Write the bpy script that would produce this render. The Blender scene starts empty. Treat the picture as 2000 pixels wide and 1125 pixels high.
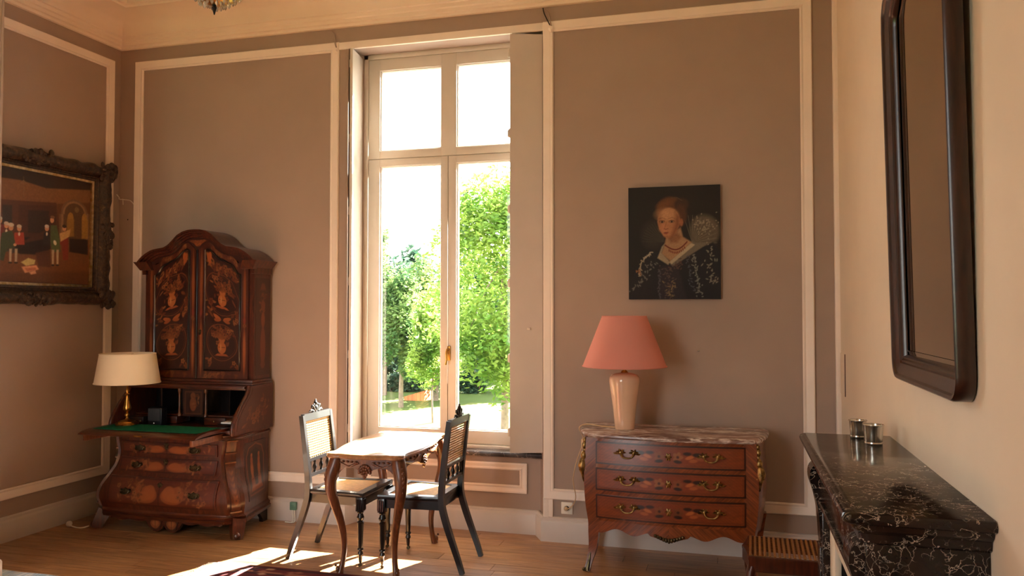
import bpy, bmesh, math, random
import numpy as np
from mathutils import Vector, Matrix
random.seed(7)
PI = math.pi
S = bpy.context.scene
COL = S.collection

# ------------------------------------------------------------------ camera
FPX = 1555.0                      # focal length in pixels of the 2000 x 1125 frame
PITCH = math.radians(1.58)
YAW = math.radians(15.452)
EYE = Vector((0, 0, 1.6))
cd = bpy.data.cameras.new('camera')
cd.sensor_fit = 'HORIZONTAL'; cd.sensor_width = 36.0
cd.lens = 36.0 * FPX / 2000.0
cd.clip_start = 0.05; cd.clip_end = 500
cam = bpy.data.objects.new('camera', cd); COL.objects.link(cam)
cam.location = EYE
cam.rotation_euler = (PI / 2 + PITCH, 0, YAW)
S.camera = cam

# ------------------------------------------------------------------ sky, sun, exposure
SKY = 4.5
SUN = 70.0
W = bpy.data.worlds.new('sky'); S.world = W; W.use_nodes = True
wn = W.node_tree.nodes; wl = W.node_tree.links
bg = wn['Background']
tc = wn.new('ShaderNodeTexCoord'); sep = wn.new('ShaderNodeSeparateXYZ')
wl.new(tc.outputs['Generated'], sep.inputs[0])
rmp = wn.new('ShaderNodeValToRGB')
rmp.color_ramp.elements[0].position = 0.0; rmp.color_ramp.elements[0].color = (1.0, 0.98, 0.94, 1)
rmp.color_ramp.elements[1].position = 0.8; rmp.color_ramp.elements[1].color = (0.80, 0.90, 1.0, 1)
wl.new(sep.outputs['Z'], rmp.inputs[0]); wl.new(rmp.outputs[0], bg.inputs['Color'])
bg.inputs['Strength'].default_value = SKY
sd = bpy.data.lights.new('sun', 'SUN'); sd.energy = SUN; sd.angle = math.radians(0.53); sd.color = (1.0, 0.925, 0.81)
sun = bpy.data.objects.new('sun', sd); COL.objects.link(sun)
SUND = Vector((-0.401 * math.cos(math.radians(36)), -0.916 * math.cos(math.radians(36)), -math.sin(math.radians(36))))
sun.rotation_euler = SUND.to_track_quat('-Z', 'Y').to_euler()
sun.location = (6, 14, 9)
def portal(name, loc, rot, sx, sy):          # guides sky sampling through a window opening, gives no light itself
    l = bpy.data.lights.new(name, 'AREA'); l.shape = 'RECTANGLE'; l.size = sx; l.size_y = sy
    l.cycles.is_portal = True
    o = bpy.data.objects.new(name, l); COL.objects.link(o); o.location = loc; o.rotation_euler = rot
    return o
portal('sky_portal', (-2.06, 5.80, 2.08), (-PI / 2, 0, 0), 1.5, 3.1)
portal('sky_portal', (-2.9, -1.72, 2.08), (PI / 2, 0, 0), 1.7, 3.15)
S.view_settings.view_transform = 'Standard'; S.view_settings.look = 'None'
S.view_settings.gamma = 1.0; S.view_settings.use_curve_mapping = False
S.view_settings.exposure = 1.17
S.cycles.max_bounces = 12; S.cycles.diffuse_bounces = 8; S.cycles.transparent_max_bounces = 24
S.cycles.sample_clamp_indirect = 12.0
S.cycles.use_denoising = True

# ------------------------------------------------------------------ pixel -> place helpers (a pixel gives a direction only)
FW = Vector((-math.sin(YAW) * math.cos(PITCH), math.cos(YAW) * math.cos(PITCH), math.sin(PITCH)))
RT = Vector((math.cos(YAW), math.sin(YAW), 0)); UPV = RT.cross(FW)
def ray(x, y): return FW + RT * ((x - 1000) / FPX) - UPV * ((y - 562.5) / FPX)
def ony(x, y, Y): d = ray(x, y); return EYE + d * (Y / d.y)
def onx(x, y, X): d = ray(x, y); return EYE + d * (X / d.x)
def onz(x, y, z): d = ray(x, y); return EYE + d * ((z - EYE.z) / d.z)

# ------------------------------------------------------------------ mesh helpers
class MB:
    def __init__(s): s.v = []; s.f = []
    def add(s, vs, fs):
        o = len(s.v); s.v += [tuple(p) for p in vs]; s.f += [tuple(i + o for i in f) for f in fs]; return s
    def box(s, x0, x1, y0, y1, z0, z1, bev=0.0):
        if x0 > x1: x0, x1 = x1, x0
        if y0 > y1: y0, y1 = y1, y0
        if z0 > z1: z0, z1 = z1, z0
        b = min(bev, (x1 - x0) * .45, (y1 - y0) * .45, (z1 - z0) * .45)
        if b <= 0:
            return s.add([(x0,y0,z0),(x1,y0,z0),(x1,y1,z0),(x0,y1,z0),(x0,y0,z1),(x1,y0,z1),(x1,y1,z1),(x0,y1,z1)],
                         [(3,2,1,0),(4,5,6,7),(0,1,5,4),(1,2,6,5),(2,3,7,6),(3,0,4,7)])
        bm = bmesh.new(); bmesh.ops.create_cube(bm, size=1)
        for v in bm.verts:
            v.co = Vector((x0 + (v.co.x + .5) * (x1 - x0), y0 + (v.co.y + .5) * (y1 - y0), z0 + (v.co.z + .5) * (z1 - z0)))
        bmesh.ops.bevel(bm, geom=bm.edges[:], offset=b, segments=2, affect='EDGES', profile=.5)
        s.addbm(bm); return s
    def addbm(s, bm, M=None):
        bm.verts.index_update()
        vs = [(M @ v.co if M else v.co) for v in bm.verts]
        s.add(vs, [[v.index for v in f.verts] for f in bm.faces]); bm.free(); return s
    def rings(s, rs, closed=True, cap0=True, cap1=True):
        """loft through equal-length rings"""
        n = len(rs[0]); o = len(s.v)
        for r in rs: s.v += [tuple(p) for p in r]
        for i in range(len(rs) - 1):
            for j in range(n if closed else n - 1):
                k = (j + 1) % n
                s.f.append((o + i*n + j, o + i*n + k, o + (i+1)*n + k, o + (i+1)*n + j))
        if closed and cap0: s.f.append(tuple(o + j for j in range(n - 1, -1, -1)))
        if closed and cap1: s.f.append(tuple(o + (len(rs)-1)*n + j for j in range(n)))
        return s
    def prism(s, pts, d):
        """polygon pts (3D list) extruded by vector d"""
        d = Vector(d); a = [Vector(p) for p in pts]
        return s.rings([a, [p + d for p in a]])
    def lathe(s, prof, c=(0, 0, 0), n=24, caps=True, lobes=0, amp=0):
        rs = []
        for r, z in prof:
            rr = [r * (1 + (amp * math.cos(lobes * 2 * PI * j / n) if lobes else 0)) for j in range(n)]
            rs.append([(c[0] + rr[j] * math.cos(2*PI*j/n), c[1] + rr[j] * math.sin(2*PI*j/n), c[2] + z) for j in range(n)])
        return s.rings(rs, True, caps, caps)
    def tube(s, path, rad, n=8, sq=False, flat=1.0, upv=(0, 0, 1), caps=True):
        """sweep; rad number or list; sq square section; flat scales the second axis"""
        P = [Vector(p) for p in path]; m = len(P)
        R = rad if isinstance(rad, (list, tuple)) else [rad] * m
        U = Vector(upv); rs = []
        for i in range(m):
            t = (P[min(i+1, m-1)] - P[max(i-1, 0)])
            if t.length < 1e-9: t = Vector((0, 0, 1))
            t.normalize()
            a = U - t * U.dot(t)
            if a.length < 1e-3: a = Vector((1, 0, 0)) - t * t.x
            a.normalize(); b = t.cross(a)
            U = a
            if sq: ang = [PI/4 + k * PI/2 for k in range(4)]; f = 1.414
            else: ang = [2 * PI * k / n for k in range(n)]; f = 1
            rs.append([P[i] + a * (math.cos(q) * R[i] * f) + b * (math.sin(q) * R[i] * f * flat) for q in ang])
        return s.rings(rs, True, caps, caps)
    def ball(s, c, r, sc=(1, 1, 1), n=8, m=6, rot=None):
        M = Matrix.Translation(c) @ (rot.to_matrix().to_4x4() if rot else Matrix.Identity(4)) @ Matrix.Diagonal((r*sc[0], r*sc[1], r*sc[2], 1))
        rs = []
        for i in range(m + 1):
            th = -PI/2 + PI * i / m; th = max(-PI/2 + .05, min(PI/2 - .05, th))
            rs.append([M @ Vector((math.cos(th)*math.cos(2*PI*j/n), math.cos(th)*math.sin(2*PI*j/n), math.sin(th))) for j in range(n)])
        return s.rings(rs)
    def grid(s, fn, nu, nv):
        """fn(u,v)->point, open patch"""
        return s.rings([[fn(i/nu, j/nv) for i in range(nu + 1)] for j in range(nv + 1)], closed=False)
    def slab(s, fn, nu, nv, th):
        """patch given thickness vector th"""
        th = Vector(th); A = [[Vector(fn(i/nu, j/nv)) for i in range(nu + 1)] for j in range(nv + 1)]
        o = len(s.v); w = nu + 1; n = w * (nv + 1)
        for r in A: s.v += [tuple(p) for p in r]
        for r in A: s.v += [tuple(p + th) for p in r]
        for j in range(nv):
            for i in range(nu):
                a = o + j*w + i; s.f.append((a, a+1, a+1+w, a+w)); b = a + n; s.f.append((b+w, b+1+w, b+1, b))
        for j in range(nv):
            for i0 in (0, nu):
                a = o + j*w + i0; q = (a, a+w, a+w+n, a+n); s.f.append(q if i0 == 0 else q[::-1])
        for i in range(nu):
            for j0 in (0, nv):
                a = o + j0*w + i; q = (a+1, a, a+n, a+1+n); s.f.append(q if j0 == 0 else q[::-1])
        return s
    def mesh(s, name, smooth=None, org=(0, 0, 0), fix=True):
        me = bpy.data.meshes.new(name)
        ox, oy, oz = org
        me.from_pydata([(x-ox, y-oy, z-oz) for x, y, z in s.v], [], s.f)
        if fix:
            bm = bmesh.new(); bm.from_mesh(me); bmesh.ops.recalc_face_normals(bm, faces=bm.faces); bm.to_mesh(me); bm.free()
        if smooth is not None:
            me.shade_smooth(); me.set_sharp_from_angle(angle=math.radians(smooth))
        me.update(); return me

ORG = {}
def org_of(o): return ORG.get(o.name, Vector((0, 0, 0))) if o else Vector((0, 0, 0))
def put(name, me, m, parent=None, label=None):
    o = bpy.data.objects.new(name, me); COL.objects.link(o)
    if m is not None and not me.materials: me.materials.append(m)
    if parent:
        o.parent = parent; ORG[o.name] = org_of(parent)
    if label: o['label'] = label
    return o
def obj(name, mb, m, parent=None, smooth=35, label=None, fix=True):
    return put(name, mb.mesh(name, smooth, org_of(parent), fix), m, parent, label)
def inst(name, me, loc, parent, rot=(0, 0, 0), sc=(1, 1, 1), label=None):
    """shared mesh at a world place under parent"""
    o = bpy.data.objects.new(name, me); COL.objects.link(o)
    o.parent = parent; o.location = Vector(loc) - org_of(parent); o.rotation_euler = rot; o.scale = sc
    ORG[o.name] = Vector(loc)
    if label: o['label'] = label
    return o
def thing(name, label, cat, loc=(0, 0, 0), group=None):
    o = bpy.data.objects.new(name, None); COL.objects.link(o); o.location = loc; o.empty_display_size = .1
    ORG[o.name] = Vector(loc); tag(o, label, cat, group); return o
def tag(o, label, cat=None, group=None, kind=None):
    o['label'] = label
    if cat: o['category'] = cat
    if group: o['group'] = group
    if kind: o['kind'] = kind
    return o
def struct(name, mb, m, label, smooth=35, parent=None):
    o = obj(name, mb, m, parent, smooth); o['kind'] = 'structure'; o['label'] = label; return o
def copy_tree(o, parent=None):
    c = o.copy(); COL.objects.link(c); c.parent = parent
    for ch in list(o.children): copy_tree(ch, c)
    return c
def ring_frame(mb, pts, nrm, prof, place):
    """closed path pts (2D) with mitre normals; prof [(out, height)]; place(a,b,h)->3D"""
    rs = []
    for d, h in prof:
        rs.append([place(p[0] + n[0]*d, p[1] + n[1]*d, h) for p, n in zip(pts, nrm)])
    # rings run along the profile; each ring is closed round the frame
    mb.rings(rs, True, False, False); return mb
def rect_path(a0, a1, b0, b1): return [(a0, b0), (a1, b0), (a1, b1), (a0, b1)], [(-1, -1), (1, -1), (1, 1), (-1, 1)]
def sub_path(pts, nrm, k):
    """insert k points along each side"""
    P, N = [], []
    for i in range(len(pts)):
        a, b = pts[i], pts[(i+1) % len(pts)]; na, nb = nrm[i], nrm[(i+1) % len(pts)]
        P.append(a); N.append(na)
        for j in range(1, k):
            t = j / k; P.append((a[0]+(b[0]-a[0])*t, a[1]+(b[1]-a[1])*t))
            # side normal keeps the mitre planes straight
            N.append((na[0]+(nb[0]-na[0])*t, na[1]+(nb[1]-na[1])*t))
    return P, N
def interp(x, xs, ys):
    return float(np.interp(x, xs, ys))
def smooth_pts(pts, k=6):
    """Catmull-Rom through points"""
    P = [Vector(p) for p in pts]; out = []
    for i in range(len(P) - 1):
        p0, p1, p2, p3 = P[max(i-1, 0)], P[i], P[i+1], P[min(i+2, len(P)-1)]
        for j in range(k):
            t = j / k
            out.append(.5 * ((2*p1) + (p2-p0)*t + (2*p0-5*p1+4*p2-p3)*t*t + (3*p1-p0-3*p2+p3)*t**3))
    out.append(P[-1]); return out
def smooth_vals(v, k=6): return [q.x for q in smooth_pts([(a, 0, 0) for a in v], k)]

# ------------------------------------------------------------------ materials
def srgb(r, g, b):
    f = lambda c: (c/255/12.92 if c/255 <= .04045 else ((c/255 + .055)/1.055)**2.4)
    return (f(r), f(g), f(b), 1)
class NT:
    def __init__(s, name):
        s.m = bpy.data.materials.new(name); s.m.use_nodes = True; s.t = s.m.node_tree
        s.b = s.t.nodes['Principled BSDF']; s.out = s.t.nodes['Material Output']
    def n(s, typ, **kw):
        x = s.t.nodes.new('ShaderNode' + typ)
        for k, v in kw.items():
            if k in x.inputs: x.inputs[k].default_value = v
            else: setattr(x, k, v)
        return x
    def l(s, a, b): s.t.links.new(a, b)
    def pos(s, scale=(1, 1, 1), kind='world'):
        mp = s.n('Mapping'); mp.inputs['Scale'].default_value = scale
        if kind == 'world': g = s.n('NewGeometry'); s.l(g.outputs['Position'], mp.inputs['Vector'])
        else: g = s.n('TexCoord'); s.l(g.outputs['Object'], mp.inputs['Vector'])
        return mp.outputs[0]
    def ramp(s, fac, stops):
        r = s.n('ValToRGB'); e = r.color_ramp.elements
        while len(e) < len(stops): e.new(.5)
        for x, (p, c) in zip(e, stops): x.position = p; x.color = c
        s.l(fac, r.inputs[0]); return r.outputs[0]
    def noise(s, vec, scale, detail=4, rough=.55, dist=0.0):
        x = s.n('TexNoise'); x.inputs['Scale'].default_value = scale; x.inputs['Detail'].default_value = detail
        x.inputs['Roughness'].default_value = rough; x.inputs['Distortion'].default_value = dist
        if vec is not None: s.l(vec, x.inputs['Vector'])
        return x.outputs['Fac']
    def bump(s, fac, strength=.2, dist=.01):
        b = s.n('Bump'); b.inputs['Strength'].default_value = strength; b.inputs['Distance'].default_value = dist
        s.l(fac, b.inputs['Height']); s.l(b.outputs[0], s.b.inputs['Normal'])
    def set(s, **kw):
        for k, v in kw.items():
            s.b.inputs[{'rough': 'Roughness', 'metal': 'Metallic', 'coat': 'Coat Weight', 'coat_r': 'Coat Roughness', 'spec': 'Specular IOR Level', 'col': 'Base Color', 'trans': 'Transmission Weight', 'sheen': 'Sheen Weight'}[k]].default_value = v
        return s
def vary(c, k): return (min(1, c[0]*k), min(1, c[1]*k), min(1, c[2]*k), 1)
def plain(name, col, rough=.5, metal=0, scale=8.0, amt=.08, bump=0.0, coat=0, spec=.5):
    """nearly even colour with a little cloudy variation"""
    t = NT(name); p = t.pos((1, 1, 1))
    f = t.noise(p, scale, 4)
    t.l(t.ramp(f, [(.3, vary(col, 1-amt)), (.7, vary(col, 1+amt))]), t.b.inputs['Base Color'])
    t.set(rough=rough, metal=metal, coat=coat, spec=spec)
    if bump: t.bump(t.noise(p, scale*6, 3), bump, .004)
    return t.m
def wood(name, dark, light, scale=(2, 20, 20), rough=.35, coat=.3, kind='world', obj_rand=0.0, bump=.08, nscale=3.0):
    t = NT(name); p = t.pos(scale, kind)
    f = t.noise(p, nscale, 6, .6, .6)
    col = t.ramp(f, [(.3, dark), (.55, tuple((a+b)/2 for a, b in zip(dark, light))), (.75, light)])
    if obj_rand:
        oi = t.n('ObjectInfo'); mr = t.n('MapRange'); mr.inputs['To Min'].default_value = 1-obj_rand; mr.inputs['To Max'].default_value = 1+obj_rand
        t.l(oi.outputs['Random'], mr.inputs['Value'])
        mx = t.n('VectorMath', operation='SCALE'); t.l(col, mx.inputs[0]); t.l(mr.outputs[0], mx.inputs['Scale']); col = mx.outputs[0]
    t.l(col, t.b.inputs['Base Color']); t.set(rough=rough, coat=coat, coat_r=.25)
    t.bump(f, bump, .003); return t.m
def metal(name, c0, c1, rough=.3, scale=25.0, bump=.15):
    t = NT(name); p = t.pos((1, 1, 1)); f = t.noise(p, scale, 4)
    t.l(t.ramp(f, [(.35, c0), (.65, c1)]), t.b.inputs['Base Color']); t.set(rough=rough, metal=1)
    t.bump(f, bump, .003); return t.m
def marble(name, base, mid, vein, scale=6.0, stretch=(1, 1, 1), rough=.12, width=.05, cloud=.5, broken=True):
    t = NT(name); p = t.pos(stretch)
    ns = t.n('TexNoise'); ns.inputs['Scale'].default_value = scale*.7; ns.inputs['Detail'].default_value = 5; t.l(p, ns.inputs['Vector'])
    mixv = t.n('Mix', data_type='VECTOR'); mixv.inputs['Factor'].default_value = .4
    t.l(p, mixv.inputs[4]); t.l(ns.outputs['Color'], mixv.inputs[5])
    vo = t.n('TexVoronoi', feature='DISTANCE_TO_EDGE'); vo.inputs['Scale'].default_value = scale; t.l(mixv.outputs[1], vo.inputs['Vector'])
    f1 = t.noise(p, scale*.6, 6)
    basecol = t.ramp(f1, [(.35, base), (.65, mid)])
    mask = t.ramp(vo.outputs['Distance'], [(0, (1, 1, 1, 1)), (width, (0, 0, 0, 1))])
    br = t.ramp(t.noise(p, scale*.9, 3), [(.40, (0, 0, 0, 1)), (.56, (1, 1, 1, 1))]) if broken else None
    mul = t.n('Math', operation='MULTIPLY'); t.l(mask, mul.inputs[0])
    if br is not None: t.l(br, mul.inputs[1])
    else: mul.inputs[1].default_value = 1
    mx = t.n('Mix', data_type='RGBA'); t.l(mul.outputs[0], mx.inputs[0]); t.l(basecol, mx.inputs[6]); mx.inputs[7].default_value = vein
    t.l(mx.outputs[2], t.b.inputs['Base Color']); t.set(rough=rough, spec=.4); return t.m
def painted(name, rough=.45, coat=.2):
    t = NT(name); a = t.n('VertexColor'); a.layer_name = 'paint'
    t.l(a.outputs['Color'], t.b.inputs['Base Color']); t.set(rough=rough, coat=coat, coat_r=.25)
    t.bump(t.noise(t.pos((1, 1, 1)), 220, 2), .08, .002); return t.m

M = {}
M['wall'] = plain('taupe_paint', srgb(168, 149, 135), .7, scale=3, amt=.03, bump=.12, spec=.3)
M['wall_cream'] = plain('cream_plaster', srgb(234, 221, 200), .75, scale=2.5, amt=.03, bump=.08, spec=.3)
M['trim'] = plain('cream_trim_paint', srgb(242, 230, 216), .45, scale=6, amt=.03, bump=.04)
M['board'] = plain('greyed_white_paint', srgb(206, 196, 186), .45, scale=5, amt=.03, bump=.04)
M['ceil'] = plain('ceiling_paint', srgb(238, 222, 202), .75, scale=3, amt=.03)
M['frame_white'] = plain('window_paint', srgb(206, 196, 182), .4, scale=5, amt=.03)
M['plank'] = wood('oak_plank', srgb(124, 82, 48), srgb(196, 146, 96), (1.2, 16, 16), .32, .25, obj_rand=.16)
M['subfloor'] = plain('subfloor_dark', srgb(40, 24, 14), .8)
M['mahog'] = wood('dark_mahogany', srgb(42, 16, 9), srgb(96, 42, 20), (14, 14, 2.2), .3, .45)
M['mahog_h'] = wood('dark_mahogany_across', srgb(42, 16, 9), srgb(98, 44, 20), (2.2, 14, 14), .3, .45)
M['mirror_frame'] = wood('dark_mirror_wood', srgb(22, 11, 8), srgb(66, 32, 18), (14, 14, 2.2), .28, .4)
M['ebonized'] = plain('ebonised_edge', srgb(24, 17, 15), .3, amt=.2, coat=.4)
M['inlay'] = painted('marquetry', .35, .45)
M['king'] = wood('kingwood_diagonal', srgb(96, 38, 16), srgb(168, 84, 40), (9, 9, 9), .25, .5)
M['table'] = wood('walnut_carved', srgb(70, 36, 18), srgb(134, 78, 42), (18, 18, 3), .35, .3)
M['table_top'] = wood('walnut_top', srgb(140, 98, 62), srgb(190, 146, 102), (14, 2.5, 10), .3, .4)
M['black'] = plain('black_lacquer', srgb(17, 15, 15), .3, amt=.2, coat=.25)
M['cane'] = plain('cane_strands', srgb(206, 164, 96), .5, scale=40, amt=.15)
M['cane_dark'] = plain('cane_aged', srgb(150, 100, 44), .5, scale=40, amt=.2)
M['brass'] = metal('aged_brass', srgb(150, 100, 40), srgb(214, 164, 84), .28)
M['bronze'] = metal('gilt_bronze', srgb(104, 82, 48), srgb(190, 158, 100), .35, 40)
M['dark_bronze'] = metal('dark_bronze', srgb(58, 50, 38), srgb(112, 98, 70), .42, 40)
M['silver'] = metal('silver', srgb(190, 186, 176), srgb(232, 228, 218), .2, 10, .02)
M['marble_black'] = marble('black_marble', srgb(16, 13, 13), srgb(44, 34, 30), srgb(196, 182, 164), 15.0, (1, 1, 1), .15, .03)
M['marble_red'] = marble('red_veined_marble', srgb(96, 66, 58), srgb(176, 148, 134), srgb(238, 228, 218), 12.0, (.4, 1.6, 1.6), .2, .16)
M['shade_pink'] = None
M['ceramic'] = plain('cream_ceramic', srgb(226, 190, 158), .12, amt=.04, coat=.7)
M['baize'] = plain('green_baize', srgb(22, 92, 58), .9, scale=30, amt=.1, bump=.2, spec=.1)
M['plastic_white'] = plain('white_plastic', srgb(232, 226, 212), .4, amt=.03)
M['plastic_green'] = plain('green_plastic', srgb(96, 138, 118), .45, amt=.05)
M['plastic_dark'] = plain('dark_plastic', srgb(16, 17, 19), .45, amt=.15)
M['cord_cream'] = plain('cream_cord', srgb(214, 182, 138), .5, amt=.03)
M['paper'] = plain('paper_white', srgb(238, 236, 230), .8, amt=.02)
M['stone_sill'] = marble('grey_sill_stone', srgb(52, 46, 46), srgb(88, 78, 74), srgb(170, 156, 146), 12, (1, 1, 1), .3, .06)
M['iron'] = plain('dark_iron', srgb(40, 36, 34), .5, metal=.6, amt=.2)
M['gilt'] = metal('gilt_liner', srgb(196, 166, 110), srgb(240, 222, 178), .35)
M['frame_dark'] = None
def shade_mat(name, col, tr):
    t = NT(name); t.set(col=col, rough=.85, spec=.1)
    p = t.pos((1, 1, 1)); t.bump(t.noise(p, 300, 2), .1, .001)
    trn = t.n('BsdfTranslucent'); trn.inputs['Color'].default_value = col
    mx = t.n('MixShader'); mx.inputs[0].default_value = tr
    t.l(t.b.outputs[0], mx.inputs[1]); t.l(trn.outputs[0], mx.inputs[2]); t.l(mx.outputs[0], t.out.inputs['Surface']); return t.m
M['shade_pink'] = shade_mat('pink_fabric', srgb(232, 164, 150), .25)
M['shade_cream'] = shade_mat('cream_fabric', srgb(250, 238, 208), .3)
def carved(name):
    t = NT(name); p = t.pos((1, 1, 1)); f = t.noise(p, 38, 5, .6)
    t.l(t.ramp(f, [(.35, srgb(24, 17, 13)), (.62, srgb(74, 54, 38)), (.78, srgb(150, 120, 80))]), t.b.inputs['Base Color'])
    t.set(rough=.42, coat=.2); t.bump(f, .6, .012); return t.m
M['frame_dark'] = carved('dark_carved_frame')
def glass_mat():
    t = NT('window_glass'); tr = t.n('BsdfTransparent'); gl = t.n('BsdfGlossy'); gl.inputs['Roughness'].default_value = .02
    fr = t.n('Fresnel'); fr.inputs['IOR'].default_value = 1.35
    mx = t.n('MixShader'); t.l(fr.outputs[0], mx.inputs[0]); t.l(tr.outputs[0], mx.inputs[1]); t.l(gl.outputs[0], mx.inputs[2])
    t.l(mx.outputs[0], t.out.inputs['Surface']); return t.m
M['glass'] = glass_mat()
def mirror_mat():
    t = NT('mirror_glass'); t.set(col=(.62, .56, .46, 1), rough=.03, metal=1); return t.m
M['mirror'] = mirror_mat()
def leaf_mat(name, a, b, tr=.5):
    t = NT(name); f = t.noise(t.pos((1, 1, 1)), 1.6, 3); c = t.ramp(f, [(.35, a), (.65, b)])
    t.l(c, t.b.inputs['Base Color']); t.set(rough=.55, spec=.25)
    trn = t.n('BsdfTranslucent'); t.l(c, trn.inputs['Color'])
    mx = t.n('MixShader'); mx.inputs[0].default_value = tr
    t.l(t.b.outputs[0], mx.inputs[1]); t.l(trn.outputs[0], mx.inputs[2]); t.l(mx.outputs[0], t.out.inputs['Surface']); return t.m
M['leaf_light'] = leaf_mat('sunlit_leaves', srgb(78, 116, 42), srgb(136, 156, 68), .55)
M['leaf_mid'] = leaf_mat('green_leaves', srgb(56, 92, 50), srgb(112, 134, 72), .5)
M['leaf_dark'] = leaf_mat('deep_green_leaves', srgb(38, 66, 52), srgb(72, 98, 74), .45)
M['bark'] = plain('bark', srgb(112, 96, 78), .9, scale=12, amt=.25, bump=.4)
M['lawn'] = plain('lawn', srgb(68, 80, 36), .9, scale=.8, amt=.2, bump=.5, spec=.1)
M['terracotta'] = plain('orange_boards', srgb(186, 98, 52), .8, scale=4, amt=.12)
M['ext_wall'] = plain('outer_render', srgb(200, 190, 172), .85, amt=.05)

# =================================================================== ROOM SHELL
XL, XR, YB, YR, ZC = -4.86, 0.66, 5.44, -1.5, 3.98
PX, PY = -4.150, 3.70                       # wall pier that narrows the room on the left
fl = struct('floor', MB().box(XL - .2, XR + .2, YR - .2, 5.6, -.12, -.022), M['subfloor'], 'wooden plank floor of the salon')
unit = MB().box(0, 1, 0, 1, -.022, 0).mesh('plank', 30)
unit.materials.append(M['plank'])
rng = random.Random(3)
y = YR; row = 0; PW = .127
while y < 5.56:
    x = XL - rng.uniform(0, 1.2)
    while x < XR:
        L = rng.uniform(1.1, 2.0); x0 = max(x, XL); x1 = min(x + L, XR)
        if x1 - x0 > .12:
            inst('plank', unit, (x0, y, 0), fl, sc=(x1 - x0 - .003, PW - .003, 1))
        x += L
    y += PW; row += 1

def sweep2d(mb, path, prof, left=True):
    """prof (d,z) swept along a horizontal polyline; d to the left (or right) of travel"""
    n = len(path); P = [Vector((p[0], p[1])) for p in path]; sg = 1 if left else -1
    rs = []
    for i in range(n):
        t0 = (P[i] - P[i-1]).normalized() if i else None
        t1 = (P[i+1] - P[i]).normalized() if i < n-1 else None
        ns = [Vector((-t.y, t.x)) * sg for t in (t0, t1) if t is not None]
        m = ns[0] if len(ns) == 1 else (ns[0] + ns[1]) / (1 + ns[0].dot(ns[1]))
        rs.append([(P[i].x + m.x*d, P[i].y + m.y*d, z) for d, z in prof])
    return mb.rings(rs)

# walls
wb = MB()
def plan(mb, pts, z0, z1): return mb.prism([(a, b, z0) for a, b in pts], (0, 0, z1 - z0))
plan(wb, [(XL-.2, YB), (-2.805, YB), (-2.79, 5.60), (-2.764, 5.66), (-2.764, 5.76), (XL-.2, 5.76)], -.1, ZC + .1)
plan(wb, [(-1.272, YB), (XR+.2, YB), (XR+.2, 5.76), (-1.366, 5.76), (-1.366, 5.66)], -.1, ZC + .1)
wb.box(-2.805, -1.27, YB, 5.76, 3.592, ZC + .1)
wb.box(-2.80, -1.30, 5.57, 5.76, -.1, .545)
struct('wall_back', wb, M['wall'], 'taupe painted wall around the tall window')
struct('wall_left', MB().box(XL-.2, XL, PY-.2, YB + .01, -.1, ZC+.1), M['wall'], 'taupe wall behind the large gilt-framed painting')
struct('wall_pier', MB().box(XL-.2, PX, YR-.2, PY, -.1, ZC+.1), M['wall'], 'taupe wall pier projecting beside the large painting')
struct('trim_10', MB().box(PX-.004, PX+.004, PY-.012, PY+.004, 0, 3.75, .002), M['wall'], 'taupe corner bead on the wall pier')
struct('wall_right', MB().box(XR, XR+.2, YR-.2, YB + .01, -.1, ZC+.1), M['wall_cream'], 'cream plaster chimney wall behind the mirror')
wr = MB()                                   # rear wall; its unseen window is added to brighten the room
RW = [(-3.75, -2.05)]
for a, b in ((PX - .1, RW[0][0]), (RW[0][1], XR + .2)): wr.box(a, b, YR-.2, YR, -.1, ZC+.1)
for a, b in RW: wr.box(a, b, YR-.2, YR, -.1, .5); wr.box(a, b, YR-.2, YR, 3.65, ZC+.1)
struct('wall_rear', wr, M['wall_cream'], 'cream plaster wall behind the viewer with one tall opening added for more daylight')
for i, (a, b) in enumerate(RW):
    w2 = MB(); c_ = (a+b)/2
    for x0, x1, z0, z1 in ((a, a+.07, .5, 3.65), (b-.07, b, .5, 3.65), (c_-.05, c_+.05, .5, 3.65), (a, b, .5, .6), (a, b, 3.56, 3.65), (a, b, 2.72, 2.82)): w2.box(x0, x1, YR-.14, YR-.07, z0, z1, .004)
    w_ = struct('window_%d' % (i+2), w2, M['frame_white'], 'tall white casement window added behind the viewer to brighten the room')
    for x0, x1 in ((a+.07, c_-.05), (c_+.05, b-.07)):
        for z0, z1 in ((.6, 2.72), (2.82, 3.56)): obj('pane', MB().box(x0, x1, YR-.108, YR-.104, z0, z1), M['glass'], w_, None)
struct('ceiling', MB().box(XL-.2, XR+.2, YR-.2, 5.76, ZC, ZC+.15), M['ceil'], 'cream painted ceiling')

# cornice all round
cp = [(0, 3.742), (.028, 3.742), (.032, 3.762), (.044, 3.768), (.048, 3.790), (.060, 3.797), (.064, 3.822), (.075, 3.828), (.078, 3.846)]
cp += [(.078 + .24*(1-math.cos(a*PI/16)), 3.846 + .11*math.sin(a*PI/16)) for a in range(1, 9)]
cp += [(.320, 3.944), (.345, 3.944), (.355, 3.957), (.385, 3.961), (.392, 3.981)]
pts, nr = rect_path(XL, XR, YR, YB)
struct('trim_1', ring_frame(MB(), pts, nr, [(-d, z) for d, z in cp], lambda a, b, h: (a, b, h)), M['ceil'], 'moulded cream cornice with a deep cove', 40)

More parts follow.
